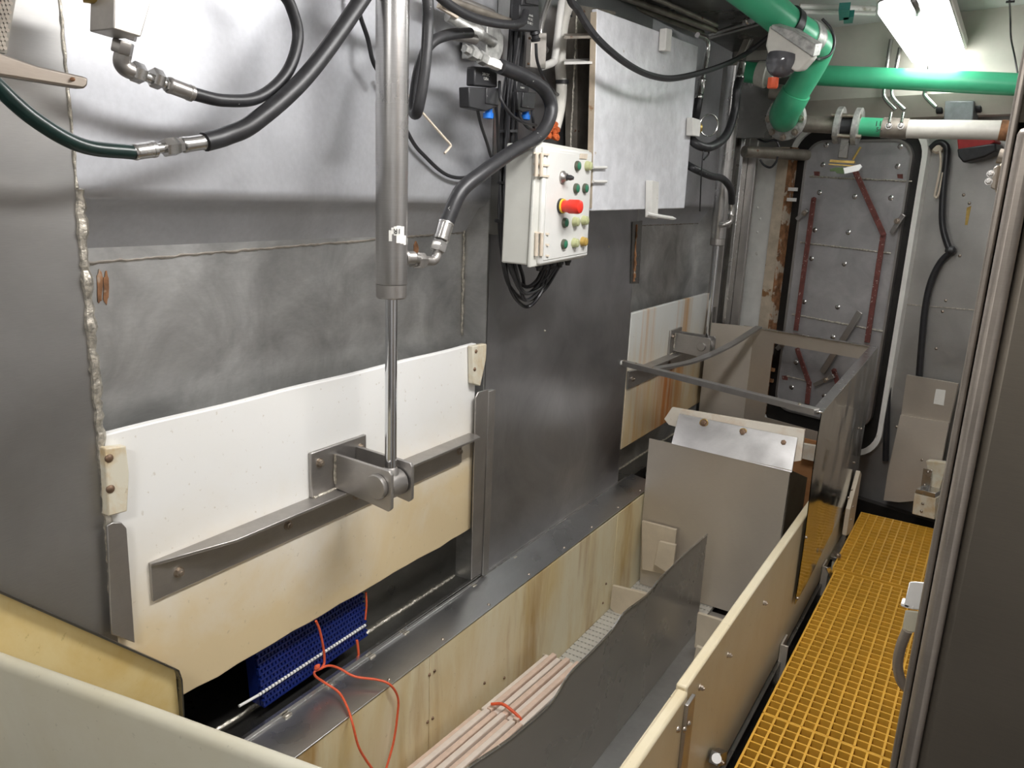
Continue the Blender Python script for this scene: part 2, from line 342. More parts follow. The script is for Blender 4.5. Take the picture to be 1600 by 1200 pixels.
pn(MB().box((XR - .3, .78, .14), (.0, 2.26, .20)), 'ss_dark', label='dark sill inside the gate opening')  # sill in a darker steel than the bay plates
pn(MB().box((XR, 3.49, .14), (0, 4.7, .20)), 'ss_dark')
w = MB(); weldbead(w, (0.001, .842, 2.6), (.001, .842, 1.62), .0028, .001); weldbead(w, (0.0, .845, 1.62), (0, .842, .7), .010, .002)
O('weld_bead', w, 'weld', wl)
w = MB(); weldbead(w, (XR + .001, .845, 1.465), (XR + .001, 2.23, 1.50), .0035)
O('weld_bead', w, 'ss_dull', wl)
w = MB(); weldbead(w, (XR + .004, 2.225, 1.60), (XR + .004, 2.23, 1.14), .004); O('weld_bead', w, 'weld', wl)
w = MB(); weldbead(w, (XR + .004, 1.10, .203), (XR + .004, 2.22, .203), .006); O('weld_bead', w, 'weld', wl)
w = MB(); weldbead(w, (XR + .004, 3.5, .203), (XR + .004, 4.6, .203), .006); O('weld_bead', w, 'weld', wl)
w = MB(); weldbead(w, (XR + .001, 3.5, 1.50), (XR + .001, 4.62, 1.50), .0035); O('weld_bead', w, 'ss_dull', wl)
# rust patches: worn spots of the recess plate
def patch(pts, mat, name='rust_patch', t=.0012): return O(name, MB().prism(pts, (t, 0, 0)), mat, wl)
for (cx, cy, ww, hh) in ((156, 448, 9, 50), (166, 450, 9, 52), (650, 388, 8, 22)):
    pts = []
    for k in range(14):
        a = 2 * math.pi * k / 14; j = random.uniform(.75, 1.15); pts.append(X(cx + ww / 2 * math.cos(a) * j, cy + hh / 2 * math.copysign(abs(math.sin(a)) ** .6, math.sin(a)) * j, XR + .0005))
    patch(pts, 'rust')
# slotted opening with rusty weld in the middle panel
O('rusty_slot', MB().prism([X(988, 347, .001), X(1003, 345, .001), X(998, 443, .001), X(985, 443, .001)], (.004, 0, 0)), 'ss_dark', wl)
w = MB(); weldbead(w, X(995, 352, .006), X(991, 440, .006), .006, .003); O('weld_bead', w, 'rust', wl)
# guide rails beside the gates
O('guide_rail', MB().prism([X(165, 820, .014), X(174, 815, .014), X(188, 815, .014), X(196, 824, .014), X(209, 1003, .014), X(172, 990, .014)], (.006, 0, 0)), 'ss_part', wl, bev=.002)
O('guide_rail', MB().prism([X(742, 620, .02), X(746, 612, .02), X(762, 608, .02), X(750, 895, .02), X(735, 905, .02)], (.006, 0, 0)).prism([X(757, 610, .0), X(768, 607, .0), X(757, 893, .0), X(748, 897, .0)], (.02, 0, 0)), 'ss_part', wl, bev=.002)
w = MB()
for yy in (655, 705, 770, 840): w.tube([X(758 - (yy - 610) * .03, yy, .022), X(758 - (yy - 610) * .03, yy + 18, .022)], .003, 6)
O('weld_bead', w, 'weld', wl)
g = MB().prism([X(1108, 480, .02), X(1118, 478, .02), X(1104, 640, .02), X(1094, 640, .02)], (.02, 0, 0))
O('guide_rail', g, 'ss_part', wl, bev=.002)
for p in [(1252 / 4.615 + 680, 395 / 4.615 + 300), (793 / 4.615 + 680, 1000 / 4.615 + 300)]:
    bolt(wl, X(p[0], p[1], .001), (1, 0, 0), .004, 'weld', 'weld_spatter', dome=True)

# bulkhead at the far end, behind a watertight door
def bquad(pts, off, t): return [B(*p, off) for p in pts], -BN * t
wb = O('wall_back', MB().prism([BX(-.9, -.45), BX(2.4, -.45), BX(2.4, 2.6), BX(-.9, 2.6)], BN * .04), 'ss_bulk', kind='structure')
O('seam_strip', MB().bar(B(1405, 475, .003), B(1527, 485, .003), .003, .004), 'weld', wb)
for p in ((1478, 470), (1473, 487), (1500, 400), (1463, 545), (1515, 318), (1506, 305)): bolt(wb, B(*p), -BN, .008, dome=True)
w = MB().prism([B(1518, 322, .001), B(1511, 325, .001), B(1508, 352, .001), B(1512, 352, .001)], -BN * .001); O('rust_stain', w, 'brass', wb)
# column group left of the door
wc = T('painted_column', BX(.18, 0, .1), 'white painted steel column with rusty right edge left of the watertight door', 'column')
O('column_face', MB().prism([BX(.122, .0, .10), BX(.266, .0, .10), BX(.266, 1.96, .10), BX(.122, 1.96, .10)], BN * .08), 'cpaint', wc, bev=.003)
O('column_edge', MB().prism([BX(.269, .0, .11), BX(.335, .0, .11), BX(.335, 1.96, .11), BX(.269, 1.96, .11)], BN * .02), 'rustpaint', wc)
O('column_side', MB().prism([BX(.3355, 0, .11), BX(.350, 0, .11), BX(.350, 1.96, .11), BX(.3355, 1.96, .11)], BN * .1), 'rust', wc)
for p in ((1184, 325), (1188, 342), (1184, 363)): bolt(wc, B(*p, .10), -BN, .007, 'cpaint', dome=True)
sc = T('steel_channel', (-.0, 4.72, 0), 'upright stainless channel between the far piston and the white column', 'channel')
O('flange', MB().box((-.01, 4.70, -.2), (.05, 4.80, 2.3)), 'ss_part', sc, bev=.003)
O('web', MB().box((.05, 4.76, -.2), (.075, 4.84, 2.3)), 'ss_dark', sc)
O('flange', MB().box((.078, 4.72, -.2), (.10, 4.84, 2.3)), 'ss_bright', sc, bev=.003)
O('flange', MB().box((.10, 4.82, -.2), (.15, 4.86, 2.3)), 'ss_part', sc, bev=.003)
# ================================================================== WATERTIGHT DOOR
dr = T('door_1', BX(.68, .3), 'grey riveted watertight steel door with red dog bars and black gasket frame', 'door', kind='structure')
def bx(off): return lambda x, z: BX(x, z, off)
N1 = 8
O('door_coaming', MB().ringprism(rrect(.31, 1.066, .20, 2.09, .17, bx(.055), N1)[-3 * 0:][:], rrect(.33, 1.040, .225, 2.065, .16, bx(.055), N1), BN * .055), 'cpaint', dr)
O('gasket', MB().ringprism(rrect(.33, 1.040, .225, 2.065, .16, bx(.030), N1), rrect(.40, .985, .36, 2.00, .11, bx(.030), N1), BN * .03), 'gasket', dr)
leaf = O('door_leaf', MB().prism(rrect(.413, .992, .375, 1.995, .10, bx(.05), N1), BN * .05), 'ss_door', dr, bev=.003)
O('edge_rim', MB().ringprism(rrect(.408, .996, .370, 2.000, .105, bx(.058), N1), rrect(.420, .984, .382, 1.988, .095, bx(.058), N1), BN * .03), 'ss_part', dr)
w = MB()
for a, b in (((1266, 276), (1425, 284)), ((1251, 379), (1392, 396)), ((1238, 491), (1380, 518)), ((1230, 588), (1262, 596))): weldbead(w, B(*a, .052), B(*b, .052), .005)
O('weld_bead', w, 'weld', dr)
for (a, b) in ((315, 65), (593, 70), (303, 138), (583, 145), (290, 243), (422, 258), (558, 263), (272, 383), (398, 392), (260, 490), (383, 510), (232, 652), (358, 672), (340, 785), (202, 880), (185, 973), (308, 1005)):
    bolt(dr, B(1160 + a / 2.4, 200 + b / 2.4, .05), -BN, .015, 'ss_bright', 'rivet', dome=True)
def cp(a, b, off=.075): return B(1160 + a / 2.4, 200 + b / 2.4, off)
for a, b in (((269, 262), (201, 760)), ((418, 150), (532, 405)), ((530, 395), (468, 805)), ((205, 825), (252, 960)), ((252, 950), (243, 1035)), ((343, 905), (365, 985))):
    O('dog_bar', MB().bar(cp(*a), cp(*b), .030, .008, BN), 'redrust', dr, bev=.002)
for a in ((269, 268), (530, 400), (252, 957), (345, 910)): bolt(dr, cp(*a, .082), -BN, .010, 'redrust', 'pivot')
O('door_handle', MB().bar(cp(442, 690, .10), cp(300, 918, .10), .036, .010, BN), 'ss_part', dr, bev=.003, label='grey flat steel lever handle')
for a, b, c in (((205, 345), (245, 308), (232, 320)), ((560, 395), (606, 325), (580, 350)), ((270, 965), (345, 930), (312, 945)), ((130, 830), (160, 800), (150, 815))):
    O('dog', MB().bar(cp(*a, .088), cp(*b, .088), .026, .016, BN), 'ss_part', dr, bev=.003); bolt(dr, cp(*c, .098), -BN, .012, 'bolt', 'pivot')
for z in (1.72, 1.66, .55, .62): O('hinge', MB().bar(BX(.33, z, .09), BX(.40, z, .09), .02, .02), 'cpaint' if z > 1 else 'rust', dr)
for a in ((280, 172), (592, 182), (160, 937)): O('primer_patch', MB().prism([cp(a[0] - 11, a[1] - 8, .051), cp(a[0] + 11, a[1] - 8, .051), cp(a[0] + 11, a[1] + 9, .051), cp(a[0] - 9, a[1] + 7, .051)], -BN * .001), 'redrust', dr)

# ================================================================== SLIDING GATES
def gate(name, y0, y1, z0, z1, mat, label, a0, a1, zf, py0, py1, pz1, ly, lugx, zp, pin_r, label_, full):
    g = T(name, (0, (y0 + y1) / 2, z0), label, 'gate', 'sliding hatch gates')
    mb = MB()
    if full:       # worn, wavy lower edge
        n = 22; top = [(-.020, y0 + (y1 - y0) * i / n, z1 + .004 * math.sin(i * .9) * .3) for i in range(n + 1)]
        bot = [(-.020, y0 + (y1 - y0) * i / n, z0 + random.uniform(-.004, .004)) for i in range(n + 1)]
        mb.prism(top + bot[::-1], (.022, 0, 0))
    else: mb.box((-.020, y0, z0), (.002, y1, z1))
    O('board', mb, mat, g, bev=.003)
    # angle bar: vertical and horizontal flange, ends cut at a slant
    O('angle_bar', MB().box((.002, a0, zf - .09), (.010, a1 - .05, zf)).prism([(.002, a0, zf - .004), (.012, a0, zf - .004), (.060, a0 + .19, zf - .004), (.060, a1 - .012, zf - .004), (.035, a1, zf - .004), (.002, a1, zf - .004)], (0, 0, .008)), 'ss_part', g, bev=.0015)
    for t in (.055, .32, .53, .945): bolt(g, (.010, a0 + (a1 - a0) * t, zf - .045), (1, 0, 0), .010)
    pl_ = O('mounting_plate', MB().box((.002, py0, zf + .004), (.014, py1, pz1)), 'ss_part', g, bev=.003)
    for yy in (py0 + .03, py1 - .025): bolt(g, (.014, yy, pz1 - .035), (1, 0, 0), .010)
    for y_ in ly:
        O('lug', MB().prism([(.014, y_ - .005, zp - .045), (.014, y_ - .005, zp + .055), (lugx + .038, y_ - .005, zp + .05), (lugx + .045, y_ - .005, zp + .04), (lugx + .045, y_ - .005, zp - .055), (lugx + .035, y_ - .005, zp - .065), (lugx - .05, y_ - .005, zp - .055)], (0, .011, 0)), 'ss_part', g, bev=.0015)
    w = MB(); weldbead(w, (.018, ly[0] - .006, zp - .03), (.018, ly[0] - .006, zp + .055), .004); weldbead(w, (.017, py0 + .005, zf + .006), (.017, py1 - .005, zf + .006), .004)
    O('weld_bead', w, 'weld', g)
    O('pin', MB().cyl((lugx, ly[0] - .018, zp), (lugx, ly[1] + .012, zp), .010, n=20).prof((lugx, ly[0] - .006, zp), (0, -1, 0), [(0, pin_r), (.010, pin_r), (.013, pin_r * .92)], 28), 'ss_part', g)
    return g
g1 = gate('sliding_gate', .842, 2.180, .440, 1.130, 'poly_near', 'large white poly gate with yellowed lower half nearest the camera', .925, 2.15, .812, 1.40, 1.615, .945, (1.49, 1.575), .175, .865, .035, '', True)
O('corner_block', MB().prism([X(155, 697, .004), X(188, 693, .004), X(193, 735, .004), X(190, 795, .004), X(160, 803, .004)], (.022, 0, 0)), 'poly_block', g1, bev=.003)
for p in ((171, 716), (173, 764)): bolt(g1, X(*p, .026), (1, 0, 0), .009, 'boltrust', 'screw', dome=True)
O('corner_block', MB().prism([X(731, 540, .004), X(753, 536, .004), X(752, 560, .004), X(743, 602, .004), X(732, 598, .004)], (.022, 0, 0)), 'poly_block', g1, bev=.003)
for p in ((744, 549), (742, 577)): bolt(g1, X(*p, .026), (1, 0, 0), .007, 'boltrust', 'screw', dome=True)
g2 = gate('sliding_gate', 3.50, 4.70, .395, 1.09, 'poly_far', 'far white poly gate with orange rust streaks behind the steel hopper frame', 3.50, 4.55, .80, 4.03, 4.20, .94, (4.09, 4.17), .175, .865, .022, '', False)

# ================================================================== HYDRAULIC CYLINDERS
def cylinder(x, y, zb, zt, r, rr, zrod, label, portz, portdir):
    c = T('hydraulic_cylinder', (x, y, zrod), label, 'hydraulic cylinder', 'gate lifting cylinders')
    O('barrel', MB().prof((x, y, zb), UP, [(0, r * .97), (.004, r), (zt - zb, r)], 40), 'ss_tube', c)
    O('end_cap', MB().prof((x, y, zb - .001), -UP, [(0, r * .985), (.032, r * .985), (.036, r * .9), (.037, rr + .003)], 40), 'ss_part', c)
    O('piston_rod', MB().cyl((x, y, zrod), (x, y, zb), rr, n=32), 'chrome', c)
    O('rod_eye', MB().cyl((x, y - .03, zrod - .045), (x, y + .03, zrod - .045), .038, n=28).prof((x, y, zrod - .02), UP, [(0, .024), (.02, .020), (.026, rr)], 20), 'ss_part', c)
    pd = V(portdir).normalized()
    O('port', MB().prof(V((x, y, portz)) + pd * r * .9, pd, [(0, .022), (.006, .022), (.010, .016), (.03, .016)], 20), 'ss_part', c)
    return c
c1 = cylinder(.175, 1.535, 1.403, 2.45, .0400, .0158, .90, 'near hydraulic cylinder with torn white sticker, rod pinned to the large white gate', 1.468, (.35, .94, 0))
# torn sticker with upside-down characters wrapped on the barrel
def oncyl(px, py, r):    # hit of a photo ray on the near barrel
    d = ray(px, py); a = d.x ** 2 + d.y ** 2; ox, oy = CAM.x - .175, CAM.y - 1.535; b = 2 * (ox * d.x + oy * d.y); c_ = ox * ox + oy * oy - r * r
    q = b * b - 4 * a * c_
    t = (-b - math.sqrt(max(q, 0))) / (2 * a); return CAM + d * t
stk = [(608, 371), (612, 358), (622, 353), (632, 355), (632, 380), (636, 384), (635, 374), (638, 370), (638.4, 383), (622, 380), (620, 369), (612, 368), (608, 378), (606, 375)]
mb = MB()
for (x0, x1, ya, yb) in ((608, 613, 360, 377), (612, 617, 356, 366), (616, 621, 354, 368), (620, 627, 353, 380), (626, 632, 354, 381), (631, 635, 368, 383), (634, 637.5, 372, 382)):
    mb.prism([oncyl(x0, ya, .0404), oncyl(x1, ya, .0404), oncyl(x1, yb, .0404), oncyl(x0, yb, .0404)], (RW @ V((0, 0, 1))) * .0006)
O('sticker', mb, 'sticker', c1, smooth=False)
pn_ = (oncyl(620, 361, .0404) - V((.175, 1.535, oncyl(620, 361, .04).z))).normalized(); tg = UP.cross(pn_)
text('1R', oncyl(621, 361, .0404) + pn_ * .0015, -tg, -UP, .018, 'ink', c1)
c2p = X(1122, 373, .175)
c2 = cylinder(.175, c2p.y, c2p.z, 2.30, .0400, .0140, .90, 'far hydraulic cylinder with rod reaching down to the rust streaked gate', c2p.z + .07, (.5, .86, 0))

# ================================================================== HOSES at the left
def hose(name, pts, rpx, mat, label, cat='hose', parent=None, group=None, n=12, part='hose'):
    P_ = cr(pts, n)
    return P_
def mk_hose(parent, pts, r, mat, name='hose', **k): return O(name, MB().tube(cr(pts, 10), r, 14), mat, parent, **k)
def ferrule(parent, p, d, r, l, mat='ss_bright'):
    mb = MB().prof(p, d, [(0, r * 1.0), (l * .04, r * 1.12), (l * .12, r * 1.15), (l * .14, r * 1.08), (l * .8, r * 1.08), (l * .82, r * 1.15), (l * .96, r * 1.15), (l, r)], 14)
    return O('ferrule', mb, mat, parent)
hA = T('hydraulic_hose', X(265, 230, .13), 'thick black hydraulic hose sweeping low across the left wall with bright middle coupling', 'hose')
PA = [X(700, -330, .10), X(640, -170, .14), X(600, -60, .16), X(560, 8, .16), X(480, 118, .15), (X(400, 190, .14)), X(355, 212, .13), X(320, 222, .13)]
mk_hose(hA, PA, sz(PA[4], 13.5), 'rubber')
PB = [X(-260, -420, .06), X(-190, -160, .12), X(-60, 70, .14), X(0, 138, .13), X(60, 190, .13), X(130, 228, .13), X(208, 238, .13)]
mk_hose(hA, PB, sz(PB[4], 12.5), 'hose_green_sheen', label='black hose with green sheen tinted into its colour')
u = (PA[-1] - PB[-1]).normalized(); q = PB[-1]; L = (PA[-1] - PB[-1]).length
ferrule(hA, q, u, sz(q, 11.5), L * .30); ferrule(hA, PA[-1], -u, sz(q, 11.5), L * .33)
mb = MB().cyl(q + u * L * .28, q + u * L * .68, sz(q, 8), n=16); hexnut(mb, q + u * L * .41, u, sz(q, 15), L * .19); hexnut(mb, q + u * L * .60, u, sz(q, 12), L * .07); O('coupling_nut', mb, 'ss_bright', hA)

hB = T('hydraulic_hose', X(250, 130, .12), 'looped black hydraulic hose with elbow fitting hanging from the aluminium block', 'hose')
PC = [X(300, 146, .12), X(350, 157, .12), X(405, 152, .12), X(448, 115, .12), X(466, 60, .12), X(455, 10, .12), X(430, -40, .12), X(405, -180, .11), X(400, -420, .08)]
mk_hose(hB, PC, sz(PC[2], 9.5), 'rubber')
q0 = X(197, 55, .13); q1 = X(190, 92, .12); q2 = X(212, 112, .12); q3 = X(262, 132, .12); q4 = X(302, 147, .12)
d = (q1 - q0).normalized(); e = (q4 - q2).normalized()
mb = MB(); hexnut(mb, X(199, 48, .13), d, sz(q0, 16), sz(q0, 12)); hexnut(mb, X(194, 64, .13), d, sz(q0, 16), sz(q0, 20)); O('nut', mb, 'ss_part', hB)
O('elbow', MB().tube(cr([X(193, 84, .125), X(191, 98, .12), X(198, 108, .12), X(212, 113, .12)], 6), sz(q1, 13), 16), 'ss_part', hB)
mb = MB(); hexnut(mb, X(206, 110, .12), e, sz(q1, 16), sz(q1, 20)); hexnut(mb, X(237, 120, .12), e, sz(q1, 16), sz(q1, 18)); mb.cyl(X(212, 113, .12), X(262, 133, .12), sz(q1, 8)); hexnut(mb, X(258, 131, .12), e, sz(q1, 11), sz(q1, 8)); O('nut', mb, 'ss_bright', hB)
ferrule(hB, q3, (q4 - q3), sz(q1, 12), (q4 - q3).length, 'ss_part')

vb = T('valve_block', X(200, 30, .14), 'square aluminium valve block with brown stain at the top left', 'valve block')
O('body', MB().prism([X(180, -22, .19), X(240, -8, .19), X(221, 58, .19), X(178, 45, .19)], (-.07, 0, 0)), 'alu', vb, bev=.002)
O('pipe_stub', MB().cyl(X(130, -12, .12), X(185, -4, .15), .016), 'brass', vb)
lk = T('flat_steel_arm', X(60, 110, .25), 'bent flat steel arm with rust spot reaching in from the left edge', 'steel arm')
O('arm', MB().prism([X(-80, 62, .3), X(0, 82, .3), X(60, 103, .3), X(130, 119, .3), X(139, 122, .3), X(138, 134, .3), X(132, 139, .3), X(0, 118, .3), X(-80, 104, .3)], (-.02, 0, 0)), 'ss_cabedge', lk, bev=.003)
bolt(lk, X(114, 124, .301), (1, 0, 0), .003, 'rust', 'rivet', dome=True)
mg = T('perforated_guard', X(8, 40, .3), 'dark brown perforated guard corner at the top left edge', 'guard')
O('frame', MB().prism([X(-60, -40, .28), X(32, -40, .28), X(11, 84, .28), X(-60, 70, .28)], (-.03, 0, 0)), 'ss_dark', mg)
mb = MB()
for i in range(16):
    for j in range(9):
        p = X(-30 + j * 6 - i * .9 + (3 if i % 2 else 0), -30 + i * 7, .281)
        if p.y < X(26 - (i * 7) * .17, -30 + i * 7, .281).y: mb.prof(p, (1, 0, 0), [(0, .003), (.002, .003)], 6)
O('studs', mb, 'ss_dull', mg, kind='stuff')

# hose to the port of the near cylinder
hC = T('hydraulic_hose', X(690, 370, .2), 'thick black hydraulic hose curving down to the near cylinder port', 'hose')
PD = [X(782, 104, .20), X(820, 120, .21), X(850, 140, .22), X(862, 172, .23), X(845, 210, .23), X(800, 238, .22), X(755, 270, .22), X(720, 300, .21), X(697, 352, .20)]
mk_hose(hC, PD, sz(PD[5], 11), 'rubber')
a, b = X(698, 347, .20), X(689, 376, .20); ferrule(hC, a, b - a, sz(a, 11.5), (b - a).length)
mb = MB(); hexnut(mb, X(688, 377, .20), b - a, sz(a, 13), sz(a, 17)); O('nut', mb, 'ss_bright', hC)
pe = V((.175, 1.535, 1.468)) + V((.35, .94, 0)).normalized() * .06
O('elbow', MB().tube(cr([X(685, 392, .20), X(681, 404, .20), X(672, 408, .195), pe], 6), sz(a, 7.5), 16), 'ss_part', hC)
mb = MB(); hexnut(mb, X(650, 407, .19), X(672, 408, .19) - X(651, 407, .19), sz(a, 12.5), sz(a, 19)); hexnut(mb, X(643, 406, .185), X(672, 408, .19) - X(651, 407, .19), sz(a, 11.5), sz(a, 6)); O('nut', mb, 'ss_part', hC)
O('ferrule', MB().prof(X(752, 92, .19), X(785, 105, .20) - X(752, 92, .19), [(0, .010), (.01, .014), (.03, .015), (.034, .012), (.05, .0145), (.078, .0145), (.08, .013)], 6), 'cpaint', hC)

hD = T('hydraulic_hose', X(650, 170, .2), 'black hydraulic hose doubled back in a tight bend right of the near cylinder', 'hose')
mk_hose(hD, [X(660, -330, .16), X(668, -40, .22), X(669, 40, .22), X(664, 110, .22), X(655, 165, .21), X(650, 178, .19), X(647, 168, .17), X(655, 110, .16), X(672, 70, .16), X(700, 55, .16), X(735, 52, .15)], sz(X(665, 100, .2), 9), 'rubber')
O('ferrule', MB().cyl(X(708, 55, .15), X(742, 62, .14), .014), 'ss_part', hD)
hE = T('hydraulic_hose', X(740, 25, .2), 'black hydraulic hose arching over the solenoid valves', 'hose')
mk_hose(hE, [X(672, -20, .24), X(700, 6, .24), X(740, 28, .23), X(785, 38, .22), X(815, 36, .2), X(822, 20, .18)], sz(X(740, 20, .22), 7), 'rubber')

def cable(label, pts, r, mat='cable', group=None, name='cable', cat='cable'):
    o = O(name, MB().tube(cr(pts, 8), r, 8), mat, label=label, cat=cat, group=group); return o
cable('thin black cable dropping from the top edge behind the near cylinder', [X(550, -300, .02), X(556, -20, .03), X(562, 20, .03), X(575, 60, .04), (X(585, 100, .05)), X(605, 130, .05)], .006)
cable('thin black cable sagging behind the bent rod right of the near cylinder', [X(600, 120, .03), X(640, 212, .02), X(665, 245, .02), X(700, 274, .02), X(735, 276, .03), X(775, 255, .04), X(790, 245, .06)], .0055)
O('bent_rod', MB().tube([X(630, 138, .05), X(640, 152, .06)] + cr([X(642, 155, .06), X(690, 210, .08), X(704, 226, .09), X(703, 231, .09), X(695, 240, .09)], 6), .0035, 8), 'hinge', label='thin bent metal rod hook hanging right of the near cylinder', cat='hook')

# ================================================================== SOLENOID VALVES and manifold
mf = T('valve_manifold', X(790, 90, .05), 'pitted metal valve manifold with rounded face behind the solenoid coils', 'manifold')
O('body', MB().prism([X(762, 38, .10), X(782, 40, .10), X(788, 60, .10), X(787, 80, .10), X(782, 95, .10), X(760, 90, .10)], (-.09, 0, 0)), 'gal', mf, bev=.003)
O('pipe_union', MB().prof(X(700, 25, .06), X(760, 60, .1) - X(700, 25, .06), [(0, .016), (.08, .016), (.09, .022), (.12, .022), (.125, .014), (.18, .014)], 14), 'gal', mf)
O('bracket_plate', MB().prism([X(690, -10, .08), X(722, 8, .08), X(712, 30, .08), X(682, 12, .08)], (.01, 0, 0)), 'hinge', mf)
O('pipe', MB().cyl(X(700, 0, .12), X(800, 35, .12), .010), 'ss_dull', mf)
O('pipe', MB().cyl(X(690, -12, .10), X(770, 22, .10), .012), 'ss_part', mf)
O('pipe_union', MB().prof(X(726, 76, .18), X(755, 92, .19) - X(726, 76, .18), [(0, .012), (.02, .012), (.022, .019), (.045, .019), (.048, .013), (.06, .013), (.062, .018), (.085, .018)], 6), 'gal', mf)
mf2 = T('mounting_plate', X(833, 85, .08), 'bright rectangular valve mounting plate below the topmost solenoid coil', 'plate')
O('plate', MB().prism([X(824, 52, .08), X(847, 52, .08), X(845, 108, .08), X(821, 106, .08)], (.02, 0, 0)), 'alu', mf2, bev=.002)
for p in ((828, 60), (826, 100)): bolt(mf2, X(*p, .10), (1, 0, 0), .004, 'boltrust', 'screw', dome=True)
def solenoid(quad, xx, plug, cap, label, lines, tpos, tsz):
    s = T('solenoid_coil', X(*quad[0], xx - .05), label, 'solenoid', 'solenoid coils of the valve manifold')
    O('coil', MB().prism([X(*p, xx) for p in quad], (-.03, 0, 0)), 'black', s, bev=.004)
    if plug: O('plug', MB().prism([X(*p, xx + .006) for p in plug], (-.035, 0, 0)), 'black', s, bev=.003)
    if plug: O('plug_latch', MB().prism([X(*p, xx + .010) for p in ((plug[1][0] - 20, plug[1][1] - 1), plug[1], (plug[2][0], plug[2][1] - 1), (plug[2][0] - 20, plug[2][1] - 4))], (-.008, 0, 0)), 'rubber', s, bev=.002)
    if cap: a_ = X(*cap, xx - .02); O('cap', MB().prof(a_, (0, 0, -1), [(-.01, .012), (.018, .012), (.02, .016), (.034, .016), (.036, .010)], 12), 'bluecap', s, label='bright blue nut')
    for i, l in enumerate(lines):
        text(l, X(tpos[0], tpos[1] + i * 6.5, xx + .0012), (0, 1, 0), UP, tsz, 'inkwhite', s)
    return s
solenoid([(743, 104), (778, 106), (778, 137), (742, 134)], .16, [(733, 136), (781, 138), (780, 166), (760, 174), (734, 168)], (764, 166), 'black solenoid coil with hexagonal plug above the left blue nut', ['24V DC', '1,25A'], (760, 117), .011)
solenoid([(808, 126), (828, 128), (827, 146), (808, 144)], .10, [(809, 143), (838, 145), (836, 172), (818, 176), (810, 172)], (822, 170), 'black solenoid coil half hidden behind the thick hose above the right blue nut', ['24V', 'SLABLT'], (817, 131), .008)
s3 = solenoid([(813, 6), (843, 8), (844, 50), (812, 48)], .16, [(818, -12), (842, -12), (843, 10), (816, 9)], None, 'topmost black solenoid coil with white lettering above the bright plate', ['Rexroth', '24V DC', 'SLABLT'], (829, 24), .010)
O('cable_gland', MB().prof(X(836, 49, .15), X(838, 68, .15) - X(836, 49, .15), [(0, .014), (.008, .016), (.012, .012), (.02, .012), (.022, .016), (.03, .014)], 12), 'black', s3)
# cables of the valves and the bundle beside the control box
gr = 'black cables bundled beside the control box'
lb = 'black cable in the bundle running down the left side of the control box'
for i, (x0, x1, x2, dx) in enumerate(((800, 790, 788, .07), (806, 797, 794, .08), (812, 800, 798, .09), (804, 783, 784, .06), (818, 806, 803, .06), (810, 793, 791, .10), (798, 787, 781, .05))):
    e = (i % 4) * 7
    cable(lb, [X(x0 + 4, -20, dx), X(x0, 60, dx), X(x1 + 4, 150, dx), X(x1, 240, dx), X(x2, 330, dx + .02), X(x2 + 3, 390, dx + .03), X(x2 + 14, 430 + e, dx + .05), X(822, 448 + e * 1.5, dx + .05), X(838 + i * 2, 440 + e, .14), X(848 + i * 4, 420, .14), X(850 + i * 5, 405, .14)], .0065, group=gr)
cl = T('cable_ties', X(792, 280, .1), 'black ties strapped around the cable bundle left of the control box', 'cable tie')
for (x_, y_) in ((796, 205), (791, 285), (787, 345)): O('tie', MB().cyl(X(x_, y_ - 2, .08), X(x_, y_ + 2, .08), .030, n=14), 'black', cl)
for lab, pts in (('thin black cable dropping left from the left solenoid plug to the bundle', [(746, 168, .15), (752, 195, .13), (762, 225, .1), (768, 245, .09), (778, 262, .08)]),
                 ('thin black cable dropping straight down from the left solenoid plug', [(776, 165, .15), (778, 200, .13), (779, 235, .1), (783, 265, .09)]),
                 ('thin black cable looping right from the left coil to the thick hose', [(781, 128, .17), (783, 155, .19), (800, 180, .2), (820, 192, .19), (838, 196, .16)]),
                 ('thin black cable under the right blue nut curling to the hose', [(811, 174, .1), (815, 186, .11), (826, 200, .12), (840, 205, .1)]),
                 ('thin black cable falling straight from the right solenoid plug', [(832, 172, .1), (834, 192, .1), (836, 220, .06)]),
                 ('thin black cable leaving the gland of the topmost coil to the right', [(838, 68, .15), (840, 95, .15), (850, 122, .14), (865, 142, .1), (875, 150, .05)])):
    cable(lab, [X(*p) for p in pts], .005)

# white pipes right of the manifold
O('bent_pipe', MB().tube(cr([X(884, -30, .08), X(876, 20, .08), X(868, 88, .08), X(864, 98, .08), X(848, 104, .08)], 6), .013, 12), 'cpaint', label='cream painted thin pipe with black spots bending left beside the manifold', cat='pipe')
O('bent_pipe', MB().tube(cr([X(866, -20, .05), X(850, 25, .05), (X(845, 60, .05)), X(855, 80, .05)], 6), .009, 12), 'ss_bright', label='shiny thin steel tube curving behind the topmost coil', cat='pipe')
wh = T('grey_hose', X(878, 120, .05), 'thick grey-green hose with two black ties left of the white cabinet', 'hose')
O('hose', MB().tube(cr([X(900, -20, .10), X(882, 30, .06), X(876, 90, .05), X(878, 140, .06), X(874, 175, .08), X(868, 200, .08)], 8), .020, 14), 'wpipe', wh)
for p in ((884, 24), (879, 128)): O('tie', MB().cyl(X(p[0], p[1] - 3, .06), X(p[0], p[1] + 3, .06), .024, n=14), 'black', wh)
mb = MB()
random.seed(3)
for k in range(26):
    p = X(861 + random.uniform(-9, 9), 207 + random.uniform(-9, 12), .10 + random.uniform(-.012, .012)); mb.prof(p, (random.uniform(-1, 1), random.uniform(-1, 1), 1), [(0, .006), (.008, .013), (.018, .009), (.022, .003)], 7)
O('orange_foam_lump', mb, 'orangerag', label='lumpy orange foam blob on top of the control box', cat='foam', smooth=False)

